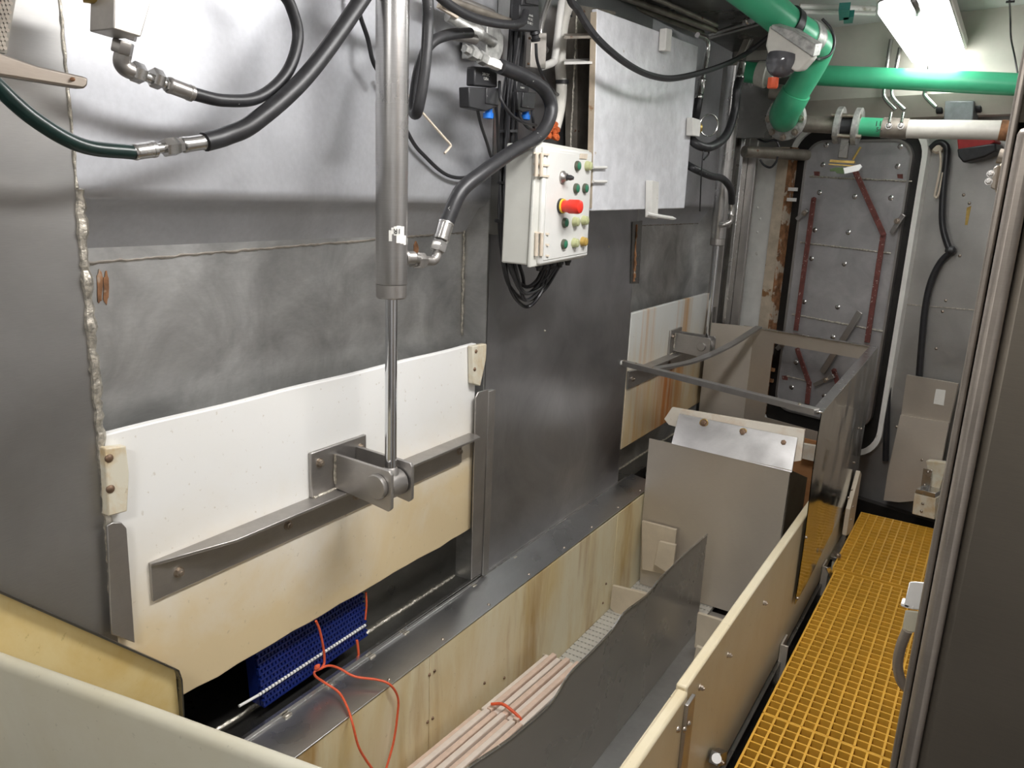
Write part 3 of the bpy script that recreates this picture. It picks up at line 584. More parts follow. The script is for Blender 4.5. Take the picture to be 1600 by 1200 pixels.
# ================================================================== CONTROL BOX
cb = T('control_box', X(845, 410, .1), 'grey-white control box with red emergency button and rows of small buttons', 'control box')
fx = .25
q = [X(848, 224, fx), X(927, 238, fx), X(919, 401, fx), X(837, 416, fx)]
def shrink(qs, f): c_ = sum(qs, V()) / len(qs); return [c_ + (p - c_) * f for p in qs]
O('body', MB().prism([p + V((-.03, 0, 0)) for p in q], (-.10, 0, 0)), 'box', cb, bev=.006)
O('lid_rim', MB().prism([p + V((-.028, 0, 0)) for p in shrink(q, 1.035)], (.012, 0, 0)), 'box', cb, bev=.004)
lidq = [X(853, 228, fx), X(927, 238, fx), X(919, 401, fx), X(845, 415, fx)]
O('lid', MB().prism([p + V((-.02, 0, 0)) for p in lidq], (.02, 0, 0)), 'boxlid', cb, bev=.008)
O('lid_panel', MB().prism(shrink(lidq, .92), (.002, 0, 0)), 'boxlid', cb, bev=.002)
for yy in (258, 382):
    mb = MB()
    for k in (-17, 0, 17):
        mb.bar(X(834, yy + k - 2, fx - .02), X(858, yy + k + 1, fx + .006), .006, .006)
    mb.cyl(X(839, yy - 18, fx - .01), X(838, yy + 18, fx - .01), .006); mb.cyl(X(847, yy - 18, fx), X(846, yy + 18, fx), .006)
    O('hinge', mb, 'hinge', cb)
DN = V((1, 0, 0))
for (bx_, by_, mt) in ((904, 259, 'btn_green'), (919.5, 259, 'btn_pale'), (902, 294, 'btn_green'), (916, 294, 'btn_green'), (884.5, 347.5, 'btn_green'), (900, 346, 'btn_pale'), (914, 344, 'btn_pale'), (883, 381, 'btn_green'), (899, 379, 'btn_pale'), (912.5, 377, 'btn_amber')):
    p = X(bx_ - 2.5, by_ + .5, fx + .002)
    bt = O('push_button', MB().prof(p, DN, [(0, .0165), (.006, .0165), (.009, .0145), (.016 if mt != 'btn_green' else .010, .0145)], 20), 'btn_ring' if mt == 'btn_green' else mt, cb)
    O('button_cap', MB().prof(p + DN * (.016 if mt != 'btn_green' else .009), DN, [(-.002, .0125), (.002, .0125), (.004, .009)], 20), mt, bt)
p = X(876, 322, fx + .002)
O('emergency_collar', MB().prof(p, DN, [(0, .024), (.008, .024)], 24), 'black', cb)
O('emergency_ring', MB().prof(p + DN * .008, DN, [(0, .023), (.005, .023)], 24), 'yellow', cb)
O('emergency_button', MB().prof(p + DN * .013, DN, [(0, .019), (.015, .019), (.022, .0225), (.052, .0225), (.060, .020), (.064, .012)], 28), 'red', cb)
p = X(879, 277, fx + .002)
O('selector_switch', MB().prof(p, DN, [(0, .020), (.005, .020), (.010, .014), (.018, .012)], 20), 'ss_part', cb)
O('selector_knob', MB().prof(p + DN * .018, V((1, .15, -.1)), [(0, .008), (.012, .009), (.022, .005)], 14), 'black', cb)
O('label_plate', MB().prism([X(907, 240, fx + .003), X(918, 241, fx + .003), X(917, 249, fx + .003), X(906, 248, fx + .003)], (.002, 0, 0)), 'hinge', cb)
for (gx, gy) in ((843, 412), (853, 411), (864, 409), (876, 407), (888, 404)): O('cable_gland', MB().prof(X(gx, gy, fx - .06), -UP, [(-.01, .013), (.012, .013), (.015, .010), (.024, .008)], 8), 'black', cb)
O('wall_bracket', MB().box((0, q[0].y + .10, q[3].z + .08), (fx - .131, q[1].y - .06, q[0].z - .08)), 'ss_dark', cb)

# ================================================================== WHITE CABINET
wcx = .20
Q = [X(934, 14, wcx), X(1092, 72, wcx), X(1070, 326, wcx), X(926, 330, wcx)]
wcab = T('white_cabinet', X(1000, 328, .1), 'big white painted steel cabinet door with rusty left edge above the far gate', 'cabinet')
O('door', MB().prism(Q, (-.022, 0, 0)), 'wpaint', wcab, bev=.004)
O('body', MB().prism([X(975, 60, .13), X(1070, 95, .13), X(1055, 300, .13), X(970, 300, .13)], (-.12, 0, 0)), 'ss_dark', wcab)
O('rusty_edge', MB().prism([Q[0] + V((-.023, 0, -.01)), Q[0] + V((-.002, 0, -.01)), Q[3] + V((-.002, 0, .01)), Q[3] + V((-.023, 0, .01))], (0, -.003, 0)), 'rustpaint', wcab)
for pts in ([(1031, 45), (1040, 47), (1038, 82), (1029, 80)], [(1009, 282), (1020, 284), (1018, 342), (1008, 340)], [(1073, 184), (1086, 188), (1084, 214), (1072, 212)]):
    O('latch', MB().prism([X(*p, wcx + .002) for p in pts], (.03, 0, 0)), 'cpaint', wcab, bev=.003)
O('latch_handle', MB().tube(cr([X(1012, 334, wcx + .03), X(1030, 338, wcx + .05), X(1056, 342, wcx + .06)], 5), [.008] * 10 + [.003], 8), 'cpaint', wcab)
for p in ((1045, 338),): pass
mb = MB().prof(X(1084, 200, wcx + .0), V((.2, 1, 0)), [(0, .03), (.03, .03), (.035, .024), (.05, .014)], 16); O('valve_hub', mb, 'brass', wcab)
mb = MB(); ctr = X(1108, 196, wcx + .03); ax = V((.75, -.6, -.1)).normalized(); ua = ax.orthogonal().normalized(); ub = ax.cross(ua)
mb.tube([ctr + (ua * math.cos(2 * math.pi * k / 20) + ub * math.sin(2 * math.pi * k / 20)) * .048 for k in range(21)], .0035, 6, False); O('ring_handle', mb, 'ss_bright', wcab)
for (yy) in (262, 284): O('hinge_pin', MB().cyl(X(927, yy, wcx + .01), X(948, yy, wcx + .01), .005), 'cpaint', wcab)
# steel frame behind it
fr = T('support_frame', (0, 2.6, 1.6), 'dull stainless frame with two shelf brackets left of the white cabinet', 'frame')
O('upright', MB().prism([X(884, 10, .02), X(944, 20, .02), X(934, 240, .02), X(884, 240, .02)], (.05, 0, 0)), 'ss_dull', fr)
w = MB(); weldbead(w, X(902, 25, .075), X(892, 235, .075), .004); O('weld_bead', w, 'weld', fr)
for yy in (54, 94): O('bracket', MB().prism([X(882, yy - 1, .08), X(935, yy - 3, .08), X(946, yy + 2, .20), X(882, yy + 3, .16)], (0, 0, -.008)), 'cpaint' if yy > 60 else 'ss_dull', fr)

# swooping cable in front of the white cabinet
cable('long black cable swooping in front of the white cabinet to the green pipe', [X(860, -260, .20), X(885, -30, .30), X(905, 18, .30), X(935, 62, .32), X(980, 100, .33), X(1020, 119, .33), X(1060, 122, .33), X(1120, 106, .33), X(1165, 85, .35), X(1205, 55, .45)], .0115, 'rubber')
hF = T('hydraulic_hose', X(1140, 180, .25), 'black hose looping under the ring handle from the far cylinder top', 'hose')
mk_hose(hF, [X(1157, 122, .26), X(1152, 140, .27), X(1148, 175, .27), X(1135, 212, .27), X(1110, 230, .26), X(1088, 225, .22), X(1074, 208, .16)], sz(X(1140, 200, .25), 6.5), 'rubber')
ferrule(hF, X(1160, 98, .25), X(1155, 125, .26) - X(1160, 98, .25), .018, .10)
hG = T('hydraulic_hose', X(1140, 300, .25), 'frayed black hose curving into the port of the far cylinder', 'hose')
mk_hose(hG, [X(1070, 255, .15), X(1085, 264, .22), X(1110, 275, .25), X(1130, 280, .26), X(1142, 296, .26), X(1144, 318, .25)], sz(X(1120, 280, .25), 5.5), 'rubber')
ferrule(hG, X(1144, 316, .25), X(1143, 334, .25) - X(1144, 316, .25), .015, .07)
O('elbow', MB().tube(cr([X(1143, 334, .25), X(1142, 346, .25), X(1133, 351, .23), X(1124, 352, .2)], 5), .014, 10), 'ss_part', hG)
hH = T('hydraulic_hose', X(1092, 100, .1), 'short black hose with steel tube between the white cabinet and far cylinder', 'hose')
O('steel_tube', MB().tube(cr([X(1090, 55, .12), X(1104, 62, .12), X(1106, 80, .12), X(1098, 125, .12)], 6), .012, 12), 'ss_bright', hH)
ferrule(hH, X(1098, 124, .12), X(1093, 148, .12) - X(1098, 124, .12), .018, .10); mk_hose(hH, [X(1093, 148, .12), X(1090, 170, .12), X(1085, 195, .1)], .02, 'rubber')
st = O('string', MB().tube(cr([X(1104, 228, .25), X(1099, 240, .25), X(1096, 280, .25), X(1094, 330, .2)], 5), .003, 6).tube(cr([X(1104, 232, .25), X(1108, 240, .25), X(1100, 250, .25)], 5), .004, 6), 'cable', label='thin dark string hanging from the hose loop under the ring handle', cat='string')

# ================================================================== SOFFIT with conduits
sf = T('overhead_duct', (.1, 3.2, 2.4), 'dark low steel soffit above the white cabinet at the top of the picture', 'soffit')
O('underside', MB().box((-.5, 2.45, 2.45), (.40, 4.62, 2.568)), 'ss_dark', sf)
grp = 'conduits under the dark soffit'
for i, (a, b, r) in enumerate((((895, -25), (1098, 52), .012), ((930, -20), (1118, 48), .014), ((970, -25), (1120, 40), .010), ((1110, 55), (1195, 26), .010), ((1108, 60), (1200, 34), .008))):
    O('conduit', MB().tube(cr([Z(*a, 2.42), Z((a[0] + b[0]) / 2, (a[1] + b[1]) / 2, 2.42), Z(*b, 2.42)], 4), r, 10), 'ss_part' if i > 2 else 'ss_dull', label=('leftmost steel conduit under the dark soffit above the white cabinet', 'middle steel conduit under the dark soffit above the white cabinet', 'rightmost steel conduit under the dark soffit above the white cabinet', 'upper thin tube running right toward the green pipe', 'lower thin tube running right toward the green pipe')[i], cat='conduit', group=grp)
O('conduit_clamp', MB().prof(Z(1165, 35, 2.42), Z(1185, 28, 2.42) - Z(1165, 35, 2.42), [(0, .016), (.03, .018), (.035, .012), (.06, .012), (.065, .018), (.1, .016)], 8), 'ss_bright', label='bright union fitting on the thin tube left of the green pipe', cat='fitting')
# structure behind the pipes: dark frame members
bk = T('support_bracket', (.12, 4.5, 2.1), 'dark steel support structure behind the far cylinder head', 'bracket')
O('cross_member', MB().box((-.0, 4.5, 1.98), (.42, 4.56, 2.38)), 'ss_dark', bk)
O('strut', MB().bar(Y(1175, 48, 4.3), Y(1150, 105, 4.3), .03, .03), 'ss_dull', bk)
O('strut', MB().bar(Y(1195, 30, 4.3), Y(1160, 88, 4.3), .01, .01), 'ss_bright', bk)
O('grey_pipe_stub', MB().cyl(Y(1163, 237, 4.62), B(1262, 243, .04), sz(Y(1200, 238, 4.6), 9), n=18), 'ss_dull', label='short dull steel pipe stub crossing in front of the white column', cat='pipe')

# ================================================================== GREEN PIPES
gp = T('green_pipe', Y(1230, 190, 4.1), 'thick bent green plastic pipe with grey flange at the top right', 'pipe')
R_ = lambda y, n: sz(Y(1230, 100, y), n)
O('pipe_section', MB().tube([Y(1100, -60, 3.15), Y(1160, -18, 3.3), Y(1205, 16, 3.42), Y(1230, 38, 3.5)], R_(3.4, 26), 24), 'green', gp)
O('clamp', MB().cyl(Y(1229, 35, 3.49), Y(1237, 42, 3.52), R_(3.5, 27), n=24), 'black', gp)
O('pipe_section', MB().tube(cr([Y(1237, 42, 3.52), Y(1252, 52, 3.6), Y(1270, 62, 3.75), Y(1282, 74, 3.9)], 6), R_(3.7, 23), 24), 'green', gp)
O('pipe_section', MB().tube(cr([Y(1284, 70, 3.95), Y(1272, 98, 3.98), Y(1244, 145, 4.03)], 6), R_(4, 21), 24), 'green', gp)
O('elbow', MB().tube(cr([Y(1244, 145, 4.03), Y(1236, 160, 4.05), Y(1226, 178, 4.12), Y(1228, 186, 4.25)], 8), R_(4.1, 23), 24), 'green', gp)
fc = Y(1229, 186, 4.22); fd = V((-.25, -.95, -.15)).normalized()
O('flange', MB().prof(fc + fd * .02, -fd, [(0, .098), (.003, .104), (.028, .104), (.030, .098)], 32), 'gal', gp)
fa = fd.orthogonal().normalized(); fb = fd.cross(fa)
for k in range(8): bolt(gp, fc + fd * .021 + (fa * math.cos(k * .785) + fb * math.sin(k * .785)) * .088, fd, .013)
O('union_collar', MB().cyl(Y(1256, 55, 3.63), Y(1268, 61, 3.72), R_(3.7, 25), n=24), 'gal', gp)
hp = T('green_pipe', Y(1400, 120, 4.4), 'long straight green pipe running level below the ceiling lamp', 'pipe')
O('pipe_section', MB().cyl(Y(1255, 117, 4.4), Y(1640, 135, 4.4), sz(Y(1430, 120, 4.4), 16), n=24), 'green', hp)
gst = T('green_pipe', Y(1165, 112, 4.2), 'short green pipe stub with pale union left of the sensor dome', 'pipe')
O('pipe_section', MB().cyl(Y(1156, 112, 4.2), Y(1185, 115, 4.2), .05, n=20), 'green', gst)
O('union', MB().prof(Y(1184, 115, 4.2), Y(1205, 118, 4.2) - Y(1184, 115, 4.2), [(0, .06), (.05, .065), (.055, .055), (.09, .055)], 16), 'wpipe', gst)
# white camera / lamp housing with dome
cm = T('camera_housing', Y(1225, 90, 3.6), 'white camera housing with smoky round dome hanging beside the green pipe', 'camera')
y6 = 3.35
O('shell', MB().prism([Y(1202, 40, y6), Y(1270, 76, y6), Y(1268, 92, y6), Y(1250, 112, y6), Y(1243, 113, y6), Y(1200, 86, y6), Y(1196, 72, y6)], (.01, .06, .01)), 'wpipe', cm, bev=.008)
O('top_plate', MB().prism([Y(1203, 44, y6 - .01), Y(1207, 38, y6 - .01), Y(1240, 48, y6 - .01), Y(1275, 70, y6 - .01), Y(1270, 90, y6 - .01)], (.01, .07, .015)), 'gal', cm, bev=.004)
dc = Y(1222, 104, y6 + .03)
mb = MB().prof(dc + V((0, 0, .02)), V((-.12, -.15, -1)), [(-.02, .062)] + [(.065 * math.sin(math.radians(a)), .064 * math.cos(math.radians(a))) for a in range(0, 90, 12)] + [(.065, .0)], 24); O('dome', mb, 'clear', cm)
O('orange_plug', MB().prof(Y(1209, 122, y6), (0, 0, -1), [(0, .022), (.035, .022), (.04, .018)], 8), 'orange', cm, label='orange hexagonal plug')
cable('thin black cable hooping from the camera housing over the green elbow', [Y(1285, 30, 3.7), Y(1298, 45, 3.72), Y(1304, 65, 3.75), Y(1298, 85, 3.75), Y(1282, 92, 3.7), Y(1268, 88, 3.6), Y(1202, 46, 3.55)], .006)
cable('thin black cable looping under the grey flange by the white column', [Y(1175, 195, 4.6), Y(1180, 212, 4.6), Y(1195, 222, 4.55), Y(1212, 220, 4.5), Y(1218, 230, 4.5)], .006)
cable('thin black loop of cable under the dull pipe stub', [Y(1188, 250, 4.6), Y(1194, 258, 4.6), Y(1204, 262, 4.6), Y(1212, 255, 4.6), Y(1216, 245, 4.6)], .006)

# ================================================================== LOWER PIPE LINE with wafer valve
lp = T('pipe_line', Y(1400, 200, 4.45), 'horizontal pipe line with flanged valve, short green piece and long cream pipe', 'pipe')
yl = 4.45; rr_ = sz(Y(1400, 200, yl), 14)
def hc(x0, x1, y0, y1, r, mat, name): return O(name, MB().cyl(Y(x0, y0, yl), Y(x1, y1, yl), r, n=24), mat, lp)
hc(1205, 1225, 143, 146, rr_ * .9, 'ss_dull', 'pipe_section')
hc(1258, 1304, 194, 196, rr_ * .95, 'ss_dull', 'pipe_section')
ax = (Y(1450, 202, yl) - Y(1300, 195, yl)).normalized()
for (xx, yy) in ((1306, 196), (1334, 198)):
    p = Y(xx, yy, yl); O('flange', MB().prof(p, ax, [(0, rr_ * 1.7), (.005, rr_ * 2.05), (.030, rr_ * 2.05), (.034, rr_ * 1.9)], 28), 'gal', lp)
O('wafer_valve', MB().cyl(Y(1313, 197, yl), Y(1334, 198, yl), rr_ * 1.35, n=24), 'black', lp)
for (a, b) in ((180, 182), (212, 214)): O('tie_rod', MB().cyl(Y(1300, a, yl - .06), Y(1346, b, yl - .06), .010, n=10), 'bolt', lp)
O('valve_neck', MB().prism([Y(1314, 215, yl - .03), Y(1328, 216, yl - .03), Y(1324, 248, yl - .03), Y(1309, 247, yl - .03)], (0, .03, 0)), 'ss_dark', lp, bev=.003)
O('yellow_bracket', MB().bar(Y(1298, 252, yl - .06), Y(1336, 254, yl - .06), .03, .012).bar(Y(1296, 257, yl - .06), Y(1337, 260, yl - .06), .03, .006), 'brass', lp)
O('lever', MB().prism([Y(1318, 263, yl - .1), Y(1344, 257, yl - .1), Y(1347, 261, yl - .1), Y(1342, 267, yl - .1), Y(1320, 272, yl - .1)], (0, .015, 0)), 'whiterod', lp)
O('lever_grip', MB().prism([Y(1297, 265, yl - .1), Y(1306, 262, yl - .1), Y(1318, 262, yl - .1), Y(1319, 272, yl - .1), Y(1308, 271, yl - .1), Y(1305, 268, yl - .1), Y(1297, 268, yl - .1)], (0, .015, 0)), 'sgreen', lp)
O('wire_stay', MB().cyl(Y(1345, 230, yl - .05), Y(1333, 250, yl - .05), .006, n=8), 'brass', lp)
hc(1341, 1381, 198, 200, rr_ * 1.02, 'green', 'green_section')
hc(1379, 1419, 200, 202, rr_ * 1.12, 'ss_dull', 'pipe_clamp')
for xx in (1389, 1408): bolt(lp, Y(xx, 197, yl - rr_ * 1.15), (0, -1, 0), .012, 'ss_bright')
for xx in (1392, 1411): O('clamp_stud', MB().cyl(Y(xx - 2, 192, yl - .06), Y(xx + 1, 177, yl - .02), .007, n=8), 'ss_bright', lp)
hc(1417, 1563, 202, 204, rr_ * 1.0, 'wpipe', 'cream_section')
hc(1563, 1580, 204, 205, rr_ * 1.05, 'rust', 'pipe_end')
text('11', Y(1373, 194, yl - rr_ * 1.06), (1, 0, 0), UP, .035, 'ink', lp); text('54', Y(1374, 203, yl - rr_ * 1.06), (1, 0, 0), UP, .03, 'ink', lp)

# ================================================================== BEAM under the ceiling, small conduits
bm_ = T('trim_1', BX(.9, 2.2, .3), 'white painted cross beam under the ceiling behind the green pipe', 'beam', kind='structure')
O('upper_face', MB().prism([BX(-.3, 2.20, .22), BX(2.3, 2.20, .22), BX(2.3, 2.57, .22), BX(-.3, 2.57, .22)], BN * .2), 'beam', bm_)
O('lower_face', MB().prism([BX(-.3, 2.10, .14), BX(2.3, 2.10, .14), BX(2.3, 2.20, .22), BX(-.3, 2.20, .22)], BN * .1), 'beam', bm_)
grp = 'thin steel conduits dropping behind the green pipe'
for (pp, lb_) in (([(1393, 62), (1387, 100), (1382, 140), (1384, 155), (1400, 172)], 'leftmost thin steel conduit crossing behind the level green pipe'), ([(1407, 75), (1401, 105), (1394, 140), (1397, 155), (1414, 172)], 'second thin steel conduit crossing behind the level green pipe'), ([(1455, 95), (1450, 120), (1447, 140), (1446, 150), (1463, 168)], 'thin steel conduit ending right under the ceiling lamp behind the pipe')):
    O('conduit', MB().tube(cr([B(*p, .26) for p in pp], 6), .011, 10), 'ss_bright', label=lb_, cat='conduit')
cable('black cable stretched level behind the cream pipe', [B(1260, 168, .12), B(1340, 168, .14), B(1400, 174, .14), B(1460, 172, .14), B(1600, 169, .14)], .010)
jb = T('junction_box', B(1496, 178, .14), 'small dark grey box on the black cable above the cream pipe', 'box')
O('body', MB().prism([B(1477, 158, .20), B(1522, 158, .20), B(1520, 190, .20), B(1474, 190, .20)], BN * .08), 'greybox', jb, bev=.005)
for a in ((1464, 171), (1524, 169)): O('gland', MB().prof(B(*a, .15), BU, [(0, .012), (.005, .025), (.03, .025), (.035, .018)], 10), 'black', jb)
O('teal_clip', MB().prism([Z(1312, 5, 2.5), Z(1330, 4, 2.5), Z(1328, 20, 2.5), Z(1313, 22, 2.5)], (0, 0, -.03)).prism([Z(1320, 17, 2.5), Z(1336, 16, 2.5), Z(1334, 26, 2.5), Z(1320, 27, 2.5)], (0, 0, -.03)), 'teal', label='teal plastic clip on the conduit left of the ceiling lamp', cat='clip')
grp = 'pair of ceiling conduits'
for k in range(2):
    O('conduit', MB().cyl(Z(1250, 10 + k * 8, 2.53), Z(1368, 14 + k * 7, 2.53), .012, n=10), 'cpaint', label=('upper pale conduit along the ceiling left of the lamp', 'lower pale conduit along the ceiling left of the lamp')[k], cat='conduit', group=grp)
wr = T('ceiling_wire', Z(1578, 20, 2.53), 'thin dark wire with knots hanging at the far right of the ceiling', 'wire')
O('wire', MB().tube(cr([Z(1577, -10, 2.52), Z(1579, 30, 2.5), B(1580, 60, .30), B(1586, 90, .25), B(1592, 125, .25)], 6), .004, 6), 'cable', wr)
for yy in (4, 36, 52): O('knot', MB().bar(Z(1572, yy, 2.51), Z(1586, yy - 1, 2.51), .008, .008), 'cable', wr)

# ================================================================== CEILING LAMPS
def lamp(x0, x1, y0, y1, z, label, mat='lamp'):
    l = T('ceiling_lamp', ((x0 + x1) / 2, (y0 + y1) / 2, z + .1), label, 'lamp')
    f = lambda s: (lambda x, y: V((x, y, z + s)))
    O('housing', MB().prism(rrect(x0 - .012, x1 + .012, y0 - .02, y1 + .02, .118, f(.05), 8), (0, 0, .05)), 'wpipe', l, bev=.01)
    rim = rrect(x0 - .006, x1 + .006, y0 - .01, y1 + .01, .112, f(.045), 8); O('rim', MB().prism(rim, (0, 0, .01)), 'ss_bright', l)
    a = rrect(x0, x1, y0, y1, .10, f(.045), 8); b = rrect(x0 + .002, x1 - .002, y0 + .002, y1 - .002, .10, f(.015), 8); c = rrect(x0 + .014, x1 - .014, y0 + .014, y1 - .014, .09, f(0), 8)
    n = len(a); mb = MB().add(a + b + c, [(i, (i + 1) % n, (i + 1) % n + n, i + n) for i in range(n)] + [(i + n, (i + 1) % n + n, (i + 1) % n + 2 * n, i + 2 * n) for i in range(n)] + [tuple(range(2 * n, 3 * n))])
    O('diffuser', mb, mat, l)
    for yy in (y0 + .15, y1 - .15):
        O('hanger', MB().cyl(((x0 + x1) / 2, yy, z + .09), ((x0 + x1) / 2, yy, 2.58), .008, n=8), 'ss_part', l)
    return l
l1 = lamp(.928, 1.158, 3.36, 4.62, 2.34, 'bright white ceiling lamp with rounded end at the top right', 'lamp_dim')
O('clip', MB().tube(cr([Z(1426, -8, 2.36), Z(1428, 2, 2.33), Z(1434, 14, 2.32), Z(1434, 22, 2.33)], 5), .010, 8), 'ss_part', l1)
lamp(.95, 1.16, 1.15, 2.25, 2.34, 'ceiling lamp overhead nearer the camera, outside the picture')
lamp(.95, 1.16, -1.15, -.30, 2.34, 'fill lamp added behind the camera, outside the picture')  # added fill to brighten the near board and cabinet
# ================================================================== RIGHT OF THE DOOR
cw = T('wall_cable', B(1480, 390, .02), 'thick black cable clipped to the bulkhead right of the door, bent at a knot', 'cable')
O('cable', MB().tube(cr([B(1455, 232, .03), B(1465, 224, .03), B(1476, 226, .03), B(1480, 240, .03), B(1474, 300, .03), B(1473, 350, .03), B(1482, 385, .03), B(1488, 392, .03)], 6), sz(B(1475, 300), 5), 10).tube(cr([B(1488, 392, .03), B(1470, 410, .03), B(1455, 440, .03), B(1446, 480, .03), B(1440, 540, .03), B(1436, 590, .03)], 6), sz(B(1475, 300), 5), 10), 'cable', cw)
O('knot', MB().prof(B(1478, 391, .03), BU, [(0, .012), (.02, .026), (.04, .022), (.05, .01)], 10), 'rubber', cw)
O('cable_tail', MB().tube(cr([B(1389, 590, .03), B(1386, 650, .03), B(1384, 720, .03)], 5), sz(B(1475, 300), 5), 10), 'cable', cw)
O('wall_hook', MB().tube(cr([B(1469, 232, .03), B(1470, 260, .04), B(1462, 300, .04), B(1461, 307, .04), B(1466, 306, .04), B(1474, 270, .04)], 5), .006, 8).prof(B(1468, 232, .0), -BN, [(0, .03), (.03, .03), (.04, .02)], 10), 'hinge', label='thin wire hook under a rusty mount right of the door', cat='hook')
rb = T('red_black_bag', B(1520, 235, .1), 'small red and black bag tucked under the cream pipe at right', 'bag')
O('red_side', MB().prism([B(1495, 212, .14), B(1548, 214, .14), B(1556, 222, .14), B(1540, 232, .14), B(1497, 236, .14)], BN * .10), 'darkred', rb, bev=.006)
O('black_side', MB().prism([B(1495, 233, .145), B(1540, 226, .145), B(1556, 224, .145), B(1557, 236, .145), B(1538, 246, .145), B(1505, 255, .145), B(1497, 245, .145)], BN * .11), 'rubber', rb, bev=.008)
ls = T('lower_guard_sheet', BX(1.25, 0, .12), 'dull stainless guard sheet with white sticker standing right of the door foot', 'guard')
O('upper_sheet', MB().prism([B(1417, 586, .10), B(1497, 600, .10), B(1483, 662, .10), B(1408, 650, .10)], BN * .02), 'ss_chute', ls)
O('lower_sheet', MB().prism([B(1407, 649, .115), B(1483, 661, .115), B(1460, 780, .115), B(1405, 785, .16), B(1381, 782, .18), B(1387, 740, .15)], BN * .015), 'ss_chute', ls)
O('sticker', MB().prism([B(1463, 608, .102), B(1478, 610, .102), B(1475, 634, .102), B(1459, 631, .102)], -BN * .002), 'sticker', ls)
for p in ((1401, 667), (1441, 719)): bolt(ls, B(*p, .12), -BN, .008, dome=True)
pb = T('poly_block', B(1450, 790, .2), 'cream poly block with steel angle and screws on the floor at right', 'block')
O('upright', MB().prism([B(1447, 720, .20), B(1480, 724, .20), B(1465, 775, .20), B(1455, 770, .20)], BN * .05), 'poly_block', pb, bev=.003)
O('steel_angle', MB().prism([B(1443, 732, .24), B(1457, 735, .24), B(1452, 770, .24), B(1438, 768, .24)], BN * .006).prism([B(1432, 764, .30), B(1462, 771, .30), B(1461, 778, .30), B(1430, 770, .30)], BN * .1), 'ss_bright', pb, bev=.001)
O('lower_block', MB().prism([B(1429, 771, .30), B(1462, 779, .30), B(1460, 812, .30), B(1425, 803, .30)], BN * .10), 'poly_block', pb, bev=.003)
for p in ((1450, 738), (1445, 758), (1442, 787), (1440, 799)): bolt(pb, B(*p, .305 if p[1] > 770 else .245), -BN, .007, dome=True)
O('far_gap_filler', MB().prism([BX(-.1, -.42, .08), BX(2.2, -.42, .08), BX(2.2, -.02, .08), BX(-.1, -.02, .08)], -BN * .05), 'void', label='dark gap kerb along the foot of the bulkhead', cat='filler')  # near-black strip stands in for the shade in the gap past the grating
pbr = T('poly_bracket', Y(1560, 275, 1.45), 'cream poly bracket with steel bolts beside the near cabinet edge', 'bracket')
O('block', MB().prism([Y(1562, 255, 1.45), Y(1577, 254, 1.45), Y(1572, 303, 1.45), Y(1554, 302, 1.45)], (.05, .04, 0)), 'poly_block', pbr, bev=.002)
O('clamp', MB().prism([Y(1552, 262, 1.44), Y(1560, 258, 1.44), Y(1556, 298, 1.44), Y(1547, 294, 1.44)], (.01, .03, 0)), 'ss_dull', pbr, bev=.002)
O('pipe_clamp', MB().cyl(Y(1560, 244, 1.46), Y(1572, 246, 1.46), .011), 'ss_dull', pbr)
for p in ((1548, 272), (1545, 284)): bolt(pbr, Y(*p, 1.43), (0, -1, 0), .004, 'ss_bright')

# ================================================================== TROUGH (left side of the machine)
LX = .14; LZ = .186
ld = T('ledge', (.07, 2.3, .2), 'shiny stainless ledge strip with screws running along the foot of the left wall', 'ledge')
O('lip', MB().box((0.0, 1.0, .17), (.010, 3.6, .222)).prism([(0.0, 1.0, .217), (.012, 1.0, .217), (.012, 2.24, .232), (0, 2.24, .232)], (0, 0, .004)), 'ss_bright', ld)
O('ledge_strip', MB().prism([(.010, .9, .2085), (.010, .9, .2025), (LX, .9, .183), (LX + .003, .9, .186), (LX + .003, .9, .189)], (0, 2.75, .015)), 'ss_ledge', ld, bev=.001)
for p in ((443, 1147), (608, 1065), (692, 999), (764, 945), (827, 896), (882, 855), (925, 821), (966, 790), (1001, 763)):
    d = ray(*p); pp = X(p[0], p[1], .125); bolt(ld, V((.125, pp.y, .191 + (pp.y - .9) * .0055)), (.15, 0, 1), .0065, 'bolt', 'screw', dome=True)
for p in ((450, 1122), (516, 1075), (582, 1028), (635, 992), (742, 905), (805, 878), (862, 832)):
    pp = X(p[0], p[1], .02); O('weld_tab', MB().box((.012, pp.y - .012, .205), (.026, pp.y + .012, .216)), 'weld', ld, bev=.003)
tr = T('trough_wall', (LX, 2.2, -.35), 'yellowed stained poly trough wall below the stainless ledge', 'trough wall')
js = [.55, 1.86, 3.02, 3.60]
js[1] = X(672, 1060, LX).y; js[2] = X(960, 880, LX).y
for i in range(3):
    O('board', MB().box((LX - .02, js[i] + .0015, -.36), (LX, js[i + 1] - .0015, .186)), 'poly_wall', tr, bev=.002)
for p in ((671, 1054), (679, 1048), (668, 1128), (676, 1122), (757, 1067), (788, 1059), (947, 912), (942, 942)):
    bolt(tr, X(*p, LX), (1, 0, 0), .006, 'boltrust', 'screw', dome=True)
